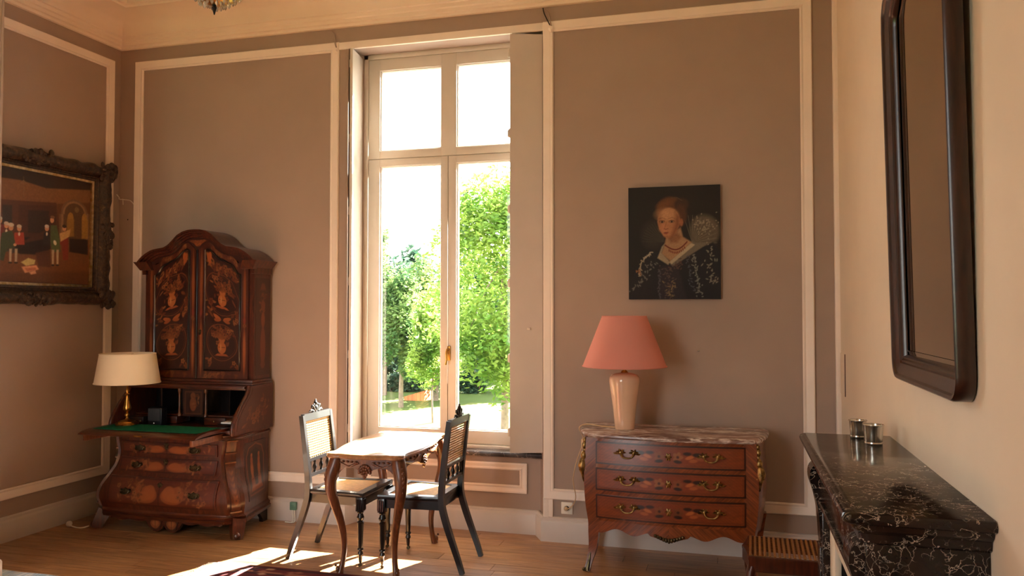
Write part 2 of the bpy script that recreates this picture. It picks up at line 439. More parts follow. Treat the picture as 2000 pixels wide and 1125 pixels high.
# panel mouldings
PMP = [(-.072, 0), (-.072, .010), (-.064, .017), (-.052, .012), (-.046, .016), (-.02, .02), (-.006, .024), (0, .018), (0, 0)]
def panel(name, a0, a1, b0, b1, place, label, prof=PMP, m='trim'):
    p, n = rect_path(a0, a1, b0, b1)
    return struct(name, ring_frame(MB(), p, n, prof, place), M[m], label, 30)
on_back = lambda a, b, h: (a, YB - h, b)
on_left = lambda a, b, h: (XL + h, a, b)
panel('trim_2', -4.705, -2.862, .29, 3.632, on_back, 'cream panel moulding behind the bureau cabinet')
panel('trim_3', -1.272, .507, .29, 3.632, on_back, 'cream panel moulding around the portrait')
yr = onx(225.5, 115.5, XL + .02).y
panel('trim_4', PY + .03, yr, .29, 3.632, on_left, 'cream panel moulding behind the large painting')
on_niche = lambda a, b, h: (a, 5.57 - h, b)
panel('trim_5', -2.70, -1.425, .285, .50, on_niche, 'small cream panel moulding under the window sill',
      [(-.055, 0), (-.055, .010), (-.046, .018), (-.034, .012), (-.012, .022), (0, .020), (0, 0)])
# head casing over the window, flat jamb strips, corner bead, little stiles under the rails
struct('trim_6', MB().box(-2.90, -1.24, YB-.014, YB+.01, 3.575, 3.630, .004), M['trim'], 'cream head casing over the window')
struct('trim_7', MB().box(-1.276, -1.206, YB-.016, YB+.01, .165, .30, .004).box(-1.274, -1.236, YB-.018, YB+.01, .16, 3.6, .004), M['trim'], 'cream window jamb casing beside the portrait panel')
struct('trim_8', MB().box(XR-.03, XR+.004, YB-.03, YB+.004, 0, 3.75, .006), M['trim'], 'narrow cream corner bead by the chimney wall')
struct('trim_9', MB().box(-2.806, -2.786, YB-.008, YB+.01, .16, 3.60, .003), M['wall'], 'narrow taupe bead beside the window shutter box')

BP = [(0, 0), (.030, 0), (.030, .132), (.026, .142), (.021, .150), (.021, .163), (.014, .170), (0, .171)]
struct('baseboard_back', sweep2d(MB(), [(XR, YB), (-1.270, YB), (-1.342, 5.572), (-2.766, 5.572), (-2.806, YB), (XL, YB)], BP, True), M['board'], 'painted white baseboard under the window wall', 30)
struct('baseboard_left', sweep2d(MB(), [(XL, YB), (XL, PY), (PX, PY), (PX, YR)], BP, True), M['board'], 'painted white baseboard under the large painting', 30)
struct('baseboard_right', sweep2d(MB(), [(XR, 3.78), (XR, YB)], BP, True), M['board'], 'painted white baseboard between mantel and corner', 30)

# ------------------------------------------------------------------ window
FY0, FY1 = 5.655, 5.735
w = MB()
w.box(-2.766, -2.727, FY0, FY1, .575, 3.592, .004); w.box(-1.408, -1.366, FY0, FY1, .575, 3.592, .004)
w.box(-2.766, -1.366, FY0, FY1, 3.553, 3.592, .004); w.box(-2.766, -1.366, FY0-.03, FY1, .575, .602, .004)
w.box(-2.727, -1.408, FY0 + .02, FY1, 2.74, 2.80)
win = struct('window_1', w, M['frame_white'], 'tall white casement window with a two-pane transom light')
def sash(x0, x1, z0, z1, gx, gz, name):
    m = MB()
    m.box(x0, gx[0][0], 5.66, 5.722, z0, z1, .004); m.box(gx[-1][1], x1, 5.66, 5.722, z0, z1, .004)
    for i in range(len(gx) - 1): m.box(gx[i][1], gx[i+1][0], 5.66, 5.722, z0, z1, .004)
    for a, b in gx: m.box(a-.002, b+.002, 5.66, 5.722, z0, gz[0], .004); m.box(a-.002, b+.002, 5.66, 5.722, gz[1], z1, .004)
    s = obj(name, m, M['frame_white'], win)
    for a, b in gx:      # glazing beads and the pane itself
        p, n = rect_path(a, b, gz[0], gz[1])
        obj('glazing_bead', ring_frame(MB(), p, n, [(0, .0), (-.006, .0), (-.012, .010), (-.012, .02)], lambda q, r, h: (q, 5.672 + h, r)), M['frame_white'], s)
        obj('pane', MB().box(a-.004, b+.004, 5.692, 5.696, gz[0]-.004, gz[1]+.004), M['glass'], s, None)
    return s
sash(-2.725, -1.410, 2.772, 3.551, [(-2.630, -2.124), (-2.000, -1.500)], (2.835, 3.461), 'transom_sash')
s1 = sash(-2.725, -2.069, .604, 2.768, [(-2.630, -2.124)], (.703, 2.713), 'casement_sash')
s2 = sash(-2.065, -1.410, .604, 2.768, [(-2.000, -1.500)], (.703, 2.713), 'casement_sash')
hp = ony(876, 690, 5.645)
h = MB().box(hp.x-.012, hp.x+.012, 5.648, 5.662, hp.z-.055, hp.z+.055, .004)
h.tube([(hp.x, 5.66, hp.z+.03), (hp.x, 5.615, hp.z+.03)], .008)
h.tube(smooth_pts([(hp.x, 5.617, hp.z+.032), (hp.x-.006, 5.612, hp.z), (hp.x-.004, 5.615, hp.z-.05), (hp.x-.012, 5.613, hp.z-.085)]), .008)
obj('handle', h, M['brass'], s2, label='brass lever handle')
struct('window_sill', MB().box(-2.80, -1.30, 5.515, 5.70, .545, .578, .006), M['stone_sill'], 'dark grey stone window sill')
# interior shutters
def leaf(p, q, th, z0, z1):
    a = Vector((p[0], p[1], 0)); b = Vector((q[0], q[1], 0)); d = (b-a).normalized(); n = Vector((-d.y, d.x, 0))*th
    m = MB(); m.prism([a + Vector((0,0,z0)), b + Vector((0,0,z0)), b+n+Vector((0,0,z0)), a+n+Vector((0,0,z0))], (0,0,z1-z0)); return m
def hinge(x, y, z):
    m = MB().lathe([(.004, -.030), (.010, -.028), (.010, .028), (.004, .034)], (x, y, z), 10)
    m.box(x-.014, x+.010, y-.006, y+.004, z-.024, z+.024, .002); return m
sl = thing('window_shutter', 'white interior shutter folded against the window reveal beside the bureau cabinet', 'shutter', (-2.75, 5.5, .6))
obj('leaf', leaf((-2.727, 5.385), (-2.772, 5.650), .020, .602, 3.563), M['frame_white'], sl)
obj('leaf', leaf((-2.762, 5.47), (-2.797, 5.645), .008, .602, 3.56), M['wall'], sl)
for py in (125, 270, 412, 550, 692, 836):
    q = ony(681, py, 5.455); obj('hinge', hinge(-2.778, 5.452, q.z), M['frame_white'], sl)
sr = thing('window_shutter', 'taupe interior shutter standing half open in front of the glass beside the portrait panel', 'shutter', (-1.4, 5.45, .6))
lf = obj('leaf', leaf((-1.508, 5.402), (-1.288, 5.470), .022, .598, 3.562), M['board'], sr)
obj('leaf', leaf((-1.512, 5.432), (-1.405, 5.635), -.018, .602, 3.56), M['board'], sr)
for py in (103, 260, 408, 553, 700, 845):
    q = ony(1002, py, 5.41); obj('hinge', hinge(-1.514, 5.415, q.z), M['frame_white'], sr)
q = ony(1033, 642, 5.43); obj('latch_plate', MB().box(q.x-.012, q.x+.012, q.y-.003, q.y+.006, q.z-.008, q.z+.008, .002), M['board'], sr)

# =================================================================== GARDEN
GZ = -1.5
tag(struct('ground', MB().grid(lambda u, v: (-90 + 180*u, -60 + 176*v, GZ), 40, 40), M['lawn'], 'sunlit mown lawn beyond the window'), 'sunlit mown lawn beyond the window')
def foliage(c, r, n, ls, rnd, shape=1.0, clumps=26):
    """leaf cards gathered in clumps through a crown ellipsoid"""
    V, F = [], []
    cl = []
    for k in range(clumps):
        while True:
            p = Vector((rnd.uniform(-1, 1), rnd.uniform(-1, 1), rnd.uniform(-1, 1)))
            if .25 < p.length < .95: break
        s = 1 - .45*max(0, p.z)*shape
        cl.append((Vector((p.x*r[0]*s, p.y*r[1]*s, p.z*r[2])), rnd.uniform(.30, .52)))
    for i in range(n):
        cc, cr = cl[rnd.randrange(clumps)]
        d = Vector((rnd.gauss(0, 1), rnd.gauss(0, 1), rnd.gauss(0, .8))); d = d / max(d.length, .01) * rnd.random()**.4 * cr
        p = Vector(c) + cc + Vector((d.x*r[0], d.y*r[1], d.z*r[2]*.8))
        a = Vector((rnd.uniform(-1, 1), rnd.uniform(-1, 1), rnd.uniform(-.7, .4))).normalized()
        b = a.cross(Vector((rnd.uniform(-1, 1), rnd.uniform(-1, 1), rnd.uniform(-1, 1)))).normalized()
        s = ls * rnd.uniform(.6, 1.3); o = len(V)
        V += [p - a*s, p + b*s*.42, p + a*s, p - b*s*.42]; F.append((o, o+1, o+2, o+3))
    m = MB(); m.v = [tuple(v) for v in V]; m.f = F; return m, cl
def tree(x, y, h, crown, mat, n, ls, label, group, seed, trunk_r=.14, cz=None, name='garden_tree', clumps=26):
    rnd = random.Random(seed)
    t = thing(name, label, 'tree', (x, y, GZ), group)
    c = (x, y, GZ + (h - crown[2] if cz is None else cz))
    m, cl = foliage(c, crown, n, ls, rnd, 1.0, clumps)
    obj('foliage', m, M[mat], t, None, fix=False)['kind'] = 'stuff'
    top = Vector((x, y, c[2] + crown[2]*.4))
    path = smooth_pts([(x, y, GZ - .1), (x + rnd.uniform(-.1, .1), y, GZ + (c[2]-GZ)*.5), (x + rnd.uniform(-.2, .2), y + .1, c[2]), top], 4)
    obj('trunk', MB().tube(path, [trunk_r*(1-.75*i/(len(path)-1)) for i in range(len(path))], 8), M['bark'], t, 60)
    for k in range(5):
        st = Vector(path[len(path)//2 + k]) if len(path)//2 + k < len(path) else Vector(path[-2])
        e = Vector(c) + cl[k][0]
        obj('branch', MB().tube(smooth_pts([st, (st+e)/2 + Vector((0, 0, .15*crown[2]*.5)), e], 4), [trunk_r*.35*(1-.09*i) for i in range(9)], 5), M['bark'], t, 60)
    return t
tw = lambda px, d: (ray(px, 600).x/ray(px, 600).y*d, d)
GT = 'trees at the far edge of the lawn'
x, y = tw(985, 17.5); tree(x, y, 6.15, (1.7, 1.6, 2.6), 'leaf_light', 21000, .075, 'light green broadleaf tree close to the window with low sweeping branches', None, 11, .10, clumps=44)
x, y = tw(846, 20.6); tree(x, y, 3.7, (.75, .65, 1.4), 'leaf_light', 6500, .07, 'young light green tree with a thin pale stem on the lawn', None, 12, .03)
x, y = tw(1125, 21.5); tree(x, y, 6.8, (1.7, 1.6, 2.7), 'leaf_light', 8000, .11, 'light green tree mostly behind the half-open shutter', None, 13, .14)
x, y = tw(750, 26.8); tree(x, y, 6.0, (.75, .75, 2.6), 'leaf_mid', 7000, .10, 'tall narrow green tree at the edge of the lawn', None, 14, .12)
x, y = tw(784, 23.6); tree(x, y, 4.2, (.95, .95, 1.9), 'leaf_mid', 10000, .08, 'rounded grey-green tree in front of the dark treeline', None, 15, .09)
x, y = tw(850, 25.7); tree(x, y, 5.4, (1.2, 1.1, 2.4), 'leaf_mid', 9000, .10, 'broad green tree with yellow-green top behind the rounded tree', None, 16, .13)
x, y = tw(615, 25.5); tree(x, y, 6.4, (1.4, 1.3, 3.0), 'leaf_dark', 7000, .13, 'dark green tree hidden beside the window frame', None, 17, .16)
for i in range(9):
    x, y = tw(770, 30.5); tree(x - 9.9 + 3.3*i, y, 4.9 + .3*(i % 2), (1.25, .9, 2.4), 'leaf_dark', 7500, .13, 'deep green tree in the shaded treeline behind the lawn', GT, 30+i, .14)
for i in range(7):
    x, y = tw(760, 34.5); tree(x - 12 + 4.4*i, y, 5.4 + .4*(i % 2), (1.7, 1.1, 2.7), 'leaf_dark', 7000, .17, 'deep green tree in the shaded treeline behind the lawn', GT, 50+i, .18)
def shrub(x, y, h, r, seed):
    rnd = random.Random(seed)
    t = thing('shrub', 'low dark green shrub at the foot of the shaded treeline', 'shrub', (x, y, GZ), 'shrubs along the far edge of the lawn')
    m, cl = foliage((x, y, GZ + h*.45), (r, .55, h*.55), 3800, .11, rnd, .3, 16)
    m.v = [(a, b, max(c, GZ)) for a, b, c in m.v]
    obj('foliage', m, M['leaf_dark'], t, None, fix=False)['kind'] = 'stuff'
    for k in range(3): obj('stem', MB().tube([(x + .1*k - .1, y, GZ - .05), (x + (k-1)*.4*r, y, GZ + h*.5)], [.03, .012], 5), M['bark'], t, 60)
for i in range(8):
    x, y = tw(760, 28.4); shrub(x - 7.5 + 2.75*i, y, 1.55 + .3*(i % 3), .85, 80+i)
# tall thin conifer showing above the light green tree
x, y = tw(911, 39); rnd = random.Random(5)
t = thing('conifer', 'tall thin dark conifer rising above the light green tree', 'tree', (x, y, GZ))
hh = (605-362)/FPX*y*1.02 + 1.6 - GZ
obj('trunk', MB().tube([(x, y, GZ-.1), (x, y, GZ+hh)], [.2, .03], 7), M['bark'], t, 60)
m = MB()
for k in range(2200):
    u = rnd.random(); z = GZ + hh*(.25 + .75*u); rr = 1.25*(1-u)**.8 + .08; a = rnd.uniform(0, 2*PI); q = rr*rnd.random()**.5
    p = Vector((x + math.cos(a)*q, y + math.sin(a)*q, z - q*.4)); d = Vector((math.cos(a), math.sin(a), -.5))*.22; b = Vector((-math.sin(a), math.cos(a), 0))*.05
    o = len(m.v); m.v += [tuple(p-d), tuple(p+b), tuple(p+d), tuple(p-b)]; m.f.append((o, o+1, o+2, o+3))
obj('foliage', m, M['leaf_dark'], t, None, fix=False)['kind'] = 'stuff'
# low orange boarded cover at the foot of the trees
c = onz(817, 780, GZ); t = thing('garden_cover', 'low orange-brown boarded cover at the foot of the trees', 'cover', (c.x, c.y, GZ))
for k in range(5):
    x0 = c.x - .36 + k*.15
    obj('board', MB().prism([(x0, c.y-.4, GZ), (x0+.14, c.y-.4, GZ), (x0+.14, c.y-.4, GZ+.12+.045*(k+1)), (x0, c.y-.4, GZ+.12+.045*k)], (0, .8, 0)), M['terracotta'], t)

# =================================================================== PAINTED SURFACES (marquetry, canvases)
def lin(c): return np.array(srgb(*c)[:3])
class Pic:
    """a little painter: colours at the vertices of a fine grid, w x h in its own units, origin lower left"""
    def __init__(s, w, h, nx, ny, base):
        s.w, s.h, s.nx, s.ny = w, h, nx, ny
        s.X, s.Y = np.meshgrid(np.linspace(0, w, nx + 1), np.linspace(0, h, ny + 1))
        s.A = np.zeros(s.X.shape + (3,)); s.A[:] = lin(base); s.px = w / nx
    def mix(s, a, c):
        a = np.clip(a, 0, 1)[..., None]; s.A = s.A * (1 - a) + (lin(c) if not isinstance(c, np.ndarray) else c) * a
    def ell(s, cx, cy, rx, ry, c, rot=0, soft=None, al=1):
        soft = soft or s.px; ca, sa = math.cos(rot), math.sin(rot)
        dx, dy = s.X - cx, s.Y - cy; u = (dx*ca + dy*sa) / rx; v = (-dx*sa + dy*ca) / ry
        d = (1 - np.sqrt(u*u + v*v)) * min(rx, ry); s.mix((d / soft + .5) * al if al == 1 else np.clip(d/soft + .5, 0, 1)*al, c)
    def poly(s, pts, c, soft=None, al=1):
        soft = soft or s.px; ins = np.zeros(s.X.shape, bool); dm = np.full(s.X.shape, 1e9)
        n = len(pts)
        for i in range(n):
            (x0, y0), (x1, y1) = pts[i], pts[(i+1) % n]
            cond = ((y0 > s.Y) != (y1 > s.Y)); xi = (x1-x0)*(s.Y-y0)/((y1-y0) if y1 != y0 else 1e-9) + x0
            ins ^= cond & (s.X < xi); dm = np.minimum(dm, s.seg(x0, y0, x1, y1))
        d = np.where(ins, dm, -dm); s.mix(np.clip(d/soft + .5, 0, 1)*al, c)
    def seg(s, x0, y0, x1, y1):
        dx, dy = x1-x0, y1-y0; L = dx*dx + dy*dy + 1e-12
        t = np.clip(((s.X-x0)*dx + (s.Y-y0)*dy)/L, 0, 1); return np.hypot(s.X-x0-t*dx, s.Y-y0-t*dy)
    def line(s, pts, wd, c, soft=None, al=1):
        soft = soft or s.px; d = np.full(s.X.shape, 1e9)
        for a, b in zip(pts[:-1], pts[1:]): d = np.minimum(d, s.seg(a[0], a[1], b[0], b[1]))
        s.mix(np.clip((wd/2 - d)/soft + .5, 0, 1)*al, c)
    def grain(s, k, seed=0, sx=1, sy=1):
        r = np.random.RandomState(seed); g = r.rand(max(2, int(s.ny/sy)) + 2, max(2, int(s.nx/sx)) + 2)
        yi = np.linspace(0, g.shape[0]-1.001, s.ny+1); xi = np.linspace(0, g.shape[1]-1.001, s.nx+1)
        y0 = yi.astype(int); x0 = xi.astype(int); fy = (yi-y0)[:, None]; fx = (xi-x0)[None]
        n = g[y0][:, x0]*(1-fy)*(1-fx) + g[y0+1][:, x0]*fy*(1-fx) + g[y0][:, x0+1]*(1-fy)*fx + g[y0+1][:, x0+1]*fy*fx
        s.A *= (1 + k*(n-.5)*2)[..., None]
def paint_mesh(name, pic, fn, th, k=1.0):
    """front skin of a Pic on fn(u,v) points, closed with sides of depth th"""
    nx, ny = pic.nx, pic.ny; w = nx + 1
    P = np.array([[fn(i/nx, j/ny) for i in range(w)] for j in range(ny + 1)], float).reshape(-1, 3)
    V = np.vstack([P, P + np.array(th)]); n = len(P)
    idx = np.arange(n).reshape(ny+1, w)
    a = idx[:-1, :-1].ravel(); b = idx[:-1, 1:].ravel(); c = idx[1:, 1:].ravel(); d = idx[1:, :-1].ravel()
    F = np.stack([a, b, c, d], 1).tolist()
    rim = list(idx[0]) + list(idx[1:, -1]) + list(idx[-1, -2::-1]) + list(idx[-2:0:-1, 0])
    rim = [int(r) for r in rim]
    for p, q in zip(rim, rim[1:] + rim[:1]): F.append([q, p, p + n, q + n])
    me = bpy.data.meshes.new(name); me.from_pydata(V.tolist(), [], F)
    ca = me.color_attributes.new('paint', 'FLOAT_COLOR', 'POINT')
    C = np.ones((2*n, 4)); C[:n, :3] = np.clip(pic.A.reshape(-1, 3)*k, 0, 1); C[n:, :3] = C[:n, :3]*.6
    ca.data.foreach_set('color', C.ravel()); me.shade_smooth(); me.set_sharp_from_angle(angle=.6); me.update(); return me
def paint_obj(name, pic, fn, th, m, parent, label=None, k=None):
    if k is None: k = .62 if parent.name.startswith(('bureau', 'cabinet_door')) else 1.0
    o = org_of(parent); me = paint_mesh(name, pic, lambda u, v: tuple(Vector(fn(u, v)) - o), th, k)
    return put(name, me, m, parent, label)
FRUIT = [(138, 76, 38), (122, 62, 30), (154, 94, 50), (108, 48, 24)]
def leafmark(p, x, y, L, a, c): p.ell(x + math.cos(a)*L/2, y + math.sin(a)*L/2, L/2, L*.2, c, a)
def flower(p, x, y, r, rnd):
    c = rnd.choice(FRUIT)
    for k in range(5): p.ell(x + math.cos(k*1.257)*r*.6, y + math.sin(k*1.257)*r*.6, r*.46, r*.36, c, k*1.257)
    p.ell(x, y, r*.28, r*.28, (70, 30, 16))
def sprays(p, x0, x1, y0, y1, n, size, rnd):
    for k in range(n):
        x, y = rnd.uniform(x0, x1), rnd.uniform(y0, y1); a = rnd.uniform(0, 6.28)
        if rnd.random() < .3: flower(p, x, y, size*.75, rnd)
        else: leafmark(p, x, y, size*rnd.uniform(1, 1.9), a, rnd.choice(FRUIT))
def vase(p, x, y, s, rnd):
    c = (188, 108, 54)
    p.ell(x, y + s*.55, s*.42, s*.5, c); p.poly([(x-s*.2, y+s*.95), (x+s*.2, y+s*.95), (x+s*.34, y+s*1.3), (x-s*.34, y+s*1.3)], c)
    p.poly([(x-s*.12, y), (x+s*.12, y), (x+s*.1, y+s*.25), (x-s*.1, y+s*.25)], c); p.poly([(x-s*.7, y-s*.14), (x+s*.7, y-s*.14), (x+s*.45, y+s*.04), (x-s*.45, y+s*.04)], (170, 88, 44))
    p.line([(x-s*.3, y+s*.6), (x+s*.3, y+s*.6)], s*.06, (90, 40, 20)); p.ell(x-s*.12, y+s*.6, s*.08, s*.3, (208, 140, 80))
    for k in range(14):
        a = PI*(.08 + .84*k/13) + rnd.uniform(-.1, .1); L = s*rnd.uniform(.5, 1.25)
        p.line([(x, y+s*1.25), (x+math.cos(a)*L, y+s*1.25+math.sin(a)*L)], s*.03, (150, 84, 40))
        (flower(p, x+math.cos(a)*L, y+s*1.25+math.sin(a)*L, s*.2, rnd) if k % 2 else leafmark(p, x+math.cos(a)*L*.7, y+s*1.25+math.sin(a)*L*.7, s*.4, a+.5, rnd.choice(FRUIT)))

# =================================================================== BUREAU CABINET
CX = -3.93
B = thing('bureau_cabinet', 'tall dark marquetry bureau cabinet with arched top and open writing flap', 'bureau', (CX, 5.12, 0))
Zs = [.10, .14, .18, .24, .31, .38, .46, .55, .64, .71]
HWs = [.585, .59, .60, .615, .600, .560, .520, .502, .515, .525]
YFs = [4.875, 4.865, 4.852, 4.840, 4.846, 4.872, 4.906, 4.925, 4.922, 4.925]
zz = np.linspace(.10, .71, 25)
def smz(z, V): 
    i = np.interp(z, Zs, range(len(Zs))); k = min(int(i), len(Zs)-2); f = i-k
    p = [V[max(k-1, 0)], V[k], V[k+1], V[min(k+2, len(V)-1)]]
    return .5*(2*p[1] + (p[2]-p[0])*f + (2*p[0]-5*p[1]+4*p[2]-p[3])*f*f + (3*p[1]-p[0]-3*p[2]+p[3])*f**3)
hw = lambda z: smz(z, HWs)
def yfr(s, z): w = hw(z) - .075; return smz(z, YFs) - .022*(1 - min(1, (s/w)**2))
def bout(z, e=0.0):
    w = hw(z); yc = smz(z, YFs)
    r = [(CX - .50 - e, 5.41, z), (CX - w - e, yc + .10, z)]
    for k in range(11):
        s = (-1 + 2*k/10)*(w - .075); r.append((CX + s, yfr(s, z) - e, z))
    r += [(CX + w + e, yc + .10, z), (CX + .50 + e, 5.41, z)]; return r
obj('lower_case', MB().rings([bout(z) for z in zz]), M['mahog'], B, 40)
obj('base_moulding', MB().rings([bout(.10, .0), bout(.102, .022), bout(.125, .026), bout(.13, .014), bout(.148, .018), bout(.158, .004), bout(.165, 0)]), M['mahog_h'], B, 40)
obj('waist_moulding', MB().rings([bout(.668, .0), bout(.672, .016), bout(.684, .016), bout(.694, .006), bout(.705, .012), bout(.71, .0)]), M['mahog_h'], B, 40)
# scalloped apron with twin shell drop
ap = [(-.46, .115), (.46, .115)]
low = []
for k in range(61):
    s = .46 - .92*k/60; z = .088 - .012*abs(math.sin(s*22))
    if abs(s) < .15: z = min(z, .012 + .07*(abs(abs(s)-.068)/.082)**2.2)
    low.append((s, z))
obj('apron', MB().prism([(CX + s, 4.868, z) for s, z in ap + low], (0, .03, 0)), M['mahog_h'], B)
for sg in (-1, 1):
    pc = Pic(.12, .08, 24, 18, (70, 32, 18)); pc.ell(.06, .045, .05, .034, (150, 82, 40)); pc.ell(.06, .052, .03, .02, (176, 104, 54)); pc.line([(.06, .0), (.06, .08)], .004, (60, 26, 14))
    paint_obj('apron_shell', pc, lambda u, v, sg=sg: (CX + sg*.068 + (u-.5)*.12*(.55 + .45*v), 4.862, .024 + .075*v), (0, .008, 0), M['inlay'], B)
# feet
for sg in (-1, 1):
    f = MB(); x = CX + sg*.565
    f.tube(smooth_pts([(x, 4.93, .118), (x + sg*.012, 4.905, .07), (x + sg*.022, 4.888, .03), (x + sg*.026, 4.88, .0)], 4), [.048 - .0012*i for i in range(13)], sq=True, upv=(sg*.7, -.7, 0))
    f.ball((x + sg*.034, 4.868, .03), .03, (1, 1, .95), 10, 8)
    obj('front_foot', f, M['mahog'], B, 50)
    pc = Pic(.05, .08, 12, 16, (104, 50, 26)); pc.ell(.025, .04, .014, .026, (176, 108, 56)); pc.ell(.025, .04, .006, .01, (60, 26, 14))
    r = Vector((sg*.036, -.026, 0)); t = Vector((.026, sg*.036, 0))
    obj('rear_foot', MB().prism([(CX + sg*.5, 5.40, 0), (CX + sg*.5, 5.40, .11), (CX + sg*.5, 5.22, .11), (CX + sg*.5, 5.29, .085), (CX + sg*.5, 5.335, .03), (CX + sg*.5, 5.34, 0)], (-sg*.03, 0, 0)), M['ebonized'], B)
    # canted pilaster with gilt-wood ledges
    m = MB(); rs = []
    for z in np.linspace(.165, .668, 24):
        w = hw(z); yc = smz(z, YFs); mid = Vector((CX + sg*(w - .0375), yc + .045, z)); n = Vector((sg*.8, -.6, 0)); t = Vector((.6*sg, .8, 0))
        h_ = .034 if not (.50 < z < .56) else .040
        a = mid + n*.016; rs.append([a - t*h_ - n*.03, a - t*h_, a + t*h_, a + t*h_ - n*.03])
    obj('pilaster', m.rings(rs), M['mahog'], B, 40)
    for z in (.185, .510, .575, .662):
        w = hw(z); yc = smz(z, YFs); mid = Vector((CX + sg*(w - .0375), yc + .045, z)) + Vector((sg*.8, -.6, 0))*.012; t = Vector((.6*sg, .8, 0)); n = Vector((sg*.8, -.6, 0))
        obj('pilaster_ledge', MB().prism([mid - t*.04, mid - t*.04 + n*.016, mid + t*.04 + n*.016, mid + t*.04], (0, 0, .009)), M['table'], B)
    pc = Pic(.05, .26, 14, 60, (92, 44, 24)); r_ = random.Random(4)
    for k in range(6): leafmark(pc, .025, .03+.036*k, .03, 1.1, FRUIT[0]); leafmark(pc, .025, .03+.036*k, .03, 2.04, FRUIT[1])
    flower(pc, .025, .06, .02, r_)
    def pil(u, v, sg=sg):
        z = .205 + .28*v; w = hw(z); yc = smz(z, YFs); q = Vector((CX + sg*(w-.0375), yc+.045, z)) + Vector((sg*.8, -.6, 0))*.0175 + Vector((.6*sg, .8, 0))*(sg*(u-.5)*.05); return tuple(q)
    paint_obj('pilaster_inlay', pc, pil, (0, .003, 0), M['inlay'], B)
    # side inlay panel
    pc = Pic(.30, .36, 60, 72, (64, 26, 15)); rr = random.Random(8)
    pc.line([(.03, .03), (.27, .03), (.27, .26), (.24, .32), (.15, .345), (.06, .32), (.03, .26), (.03, .03)], .008, (150, 82, 40))
    pc.poly([(.05, .05), (.25, .05), (.25, .27), (.15, .32), (.05, .27)], (34, 15, 11))
    for xx in (.10, .20):
        pc.ell(xx, .10, .026, .05, (158, 84, 40)); pc.ell(xx, .18, .02, .05, (172, 98, 48)); pc.ell(xx, .235, .016, .03, (160, 86, 42)); pc.ell(xx, .27, .013, .013, (176, 100, 50))
    pc.poly([(.05, .05), (.25, .05), (.22, .09), (.15, .08), (.08, .09)], (160, 86, 42))
    pc.grain(.12, 3, 3, 1)
    def side(u, v, sg=sg):
        z = .23 + .40*v; t = (.16 + .72*u) if sg > 0 else (.88 - .72*u); w = hw(z); yc = smz(z, YFs) + .10
        return (CX + sg*((w + (.50 - w)*t) + .003), yc + (5.41 - yc)*t, z)
    paint_obj('side_inlay', pc, side, (-sg*.004, 0, 0), M['inlay'], B)
# drawers
hb = MB()      # bail handle with a broad pierced plate, front at -y
hb.prism([(-.050, 0, 0), (-.040, 0, .018), (-.018, 0, .014), (0, 0, .026), (.018, 0, .014), (.040, 0, .018), (.050, 0, 0), (.040, 0, -.020), (.015, 0, -.016), (0, 0, -.026), (-.015, 0, -.016), (-.040, 0, -.020)], (0, -.004, 0))
for sg in (-1, 1): hb.ball((sg*.034, -.010, .004), .007)
hb.tube(smooth_pts([(-.034, -.012, .004), (-.030, -.018, -.010), (0, -.020, -.018), (.030, -.018, -.010), (.034, -.012, .004)]), .004, 6)
HB = hb.mesh('bail_handle', 40); HB.materials.append(M['dark_bronze'])
es = MB().prism([(0, 0, .026), (.012, 0, .018), (.022, 0, .010), (.014, 0, -.004), (.012, 0, -.018), (0, 0, -.026), (-.012, 0, -.018), (-.014, 0, -.004), (-.022, 0, .010), (-.012, 0, .018)], (0, -.004, 0)); es.ball((0, -.004, .004), .006)
ES = es.mesh('escutcheon', 40); ES.materials.append(M['dark_bronze'])
for (z0, z1, w0, hs, nl) in ((.556, .640, .405, .23, 26), (.428, .528, .41, .245, 34), (.200, .398, .455, .285, 60)):
    rr = random.Random(int(z0*1000)); h_ = z1 - z0
    pc = Pic(2*w0, h_, 170, max(20, int(h_*200)), (98, 38, 18))
    pc.grain(.2, 2, 12, 2)
    pc.line([(.012, .008), (2*w0-.012, .008), (2*w0-.012, h_-.008), (.012, h_-.008), (.012, .008)], .006, (40, 16, 10))
    for sg in (-1, 1):
        q = w0 + sg*.11
        pc.ell(q, h_*.42, .095, h_*.30, (150, 76, 35)); pc.ell(q + sg*.045, h_*.55, .05, h_*.22, (150, 76, 35)); pc.ell(q - sg*.03, h_*.50, .05, h_*.26, (162, 86, 40)); pc.ell(q + sg*.02, h_*.36, .06, h_*.16, (164, 90, 42))
        sprays(pc, q + sg*.08 - .03, q + sg*.08 + .05, .02, h_-.02, nl//3, .022, rr); sprays(pc, w0 + sg*w0*.62 - .08, w0 + sg*w0*.62 + .11, .018, h_-.018, nl//2, .022, rr)
    pc.line([(w0, .01), (w0, h_-.01)], .005, (50, 20, 12))
    d = paint_obj('drawer', pc, lambda u, v, z0=z0, z1=z1, w0=w0: (CX + (2*u-1)*w0, yfr((2*u-1)*w0, z0 + (z1-z0)*v) - .012, z0 + (z1-z0)*v), (0, .03, 0), M['inlay'], B)
    for sg in (-1, 1):
        zc = (z0 + z1)/2; inst('bail_handle', HB, (CX + sg*hs, yfr(hs, zc) - .012, zc), d, rot=(0, 0, 0), label='dark pierced bronze bail handle')
    zc = z1 - h_*.25; inst('escutcheon', ES, (CX, yfr(0, zc) - .012, zc), d)
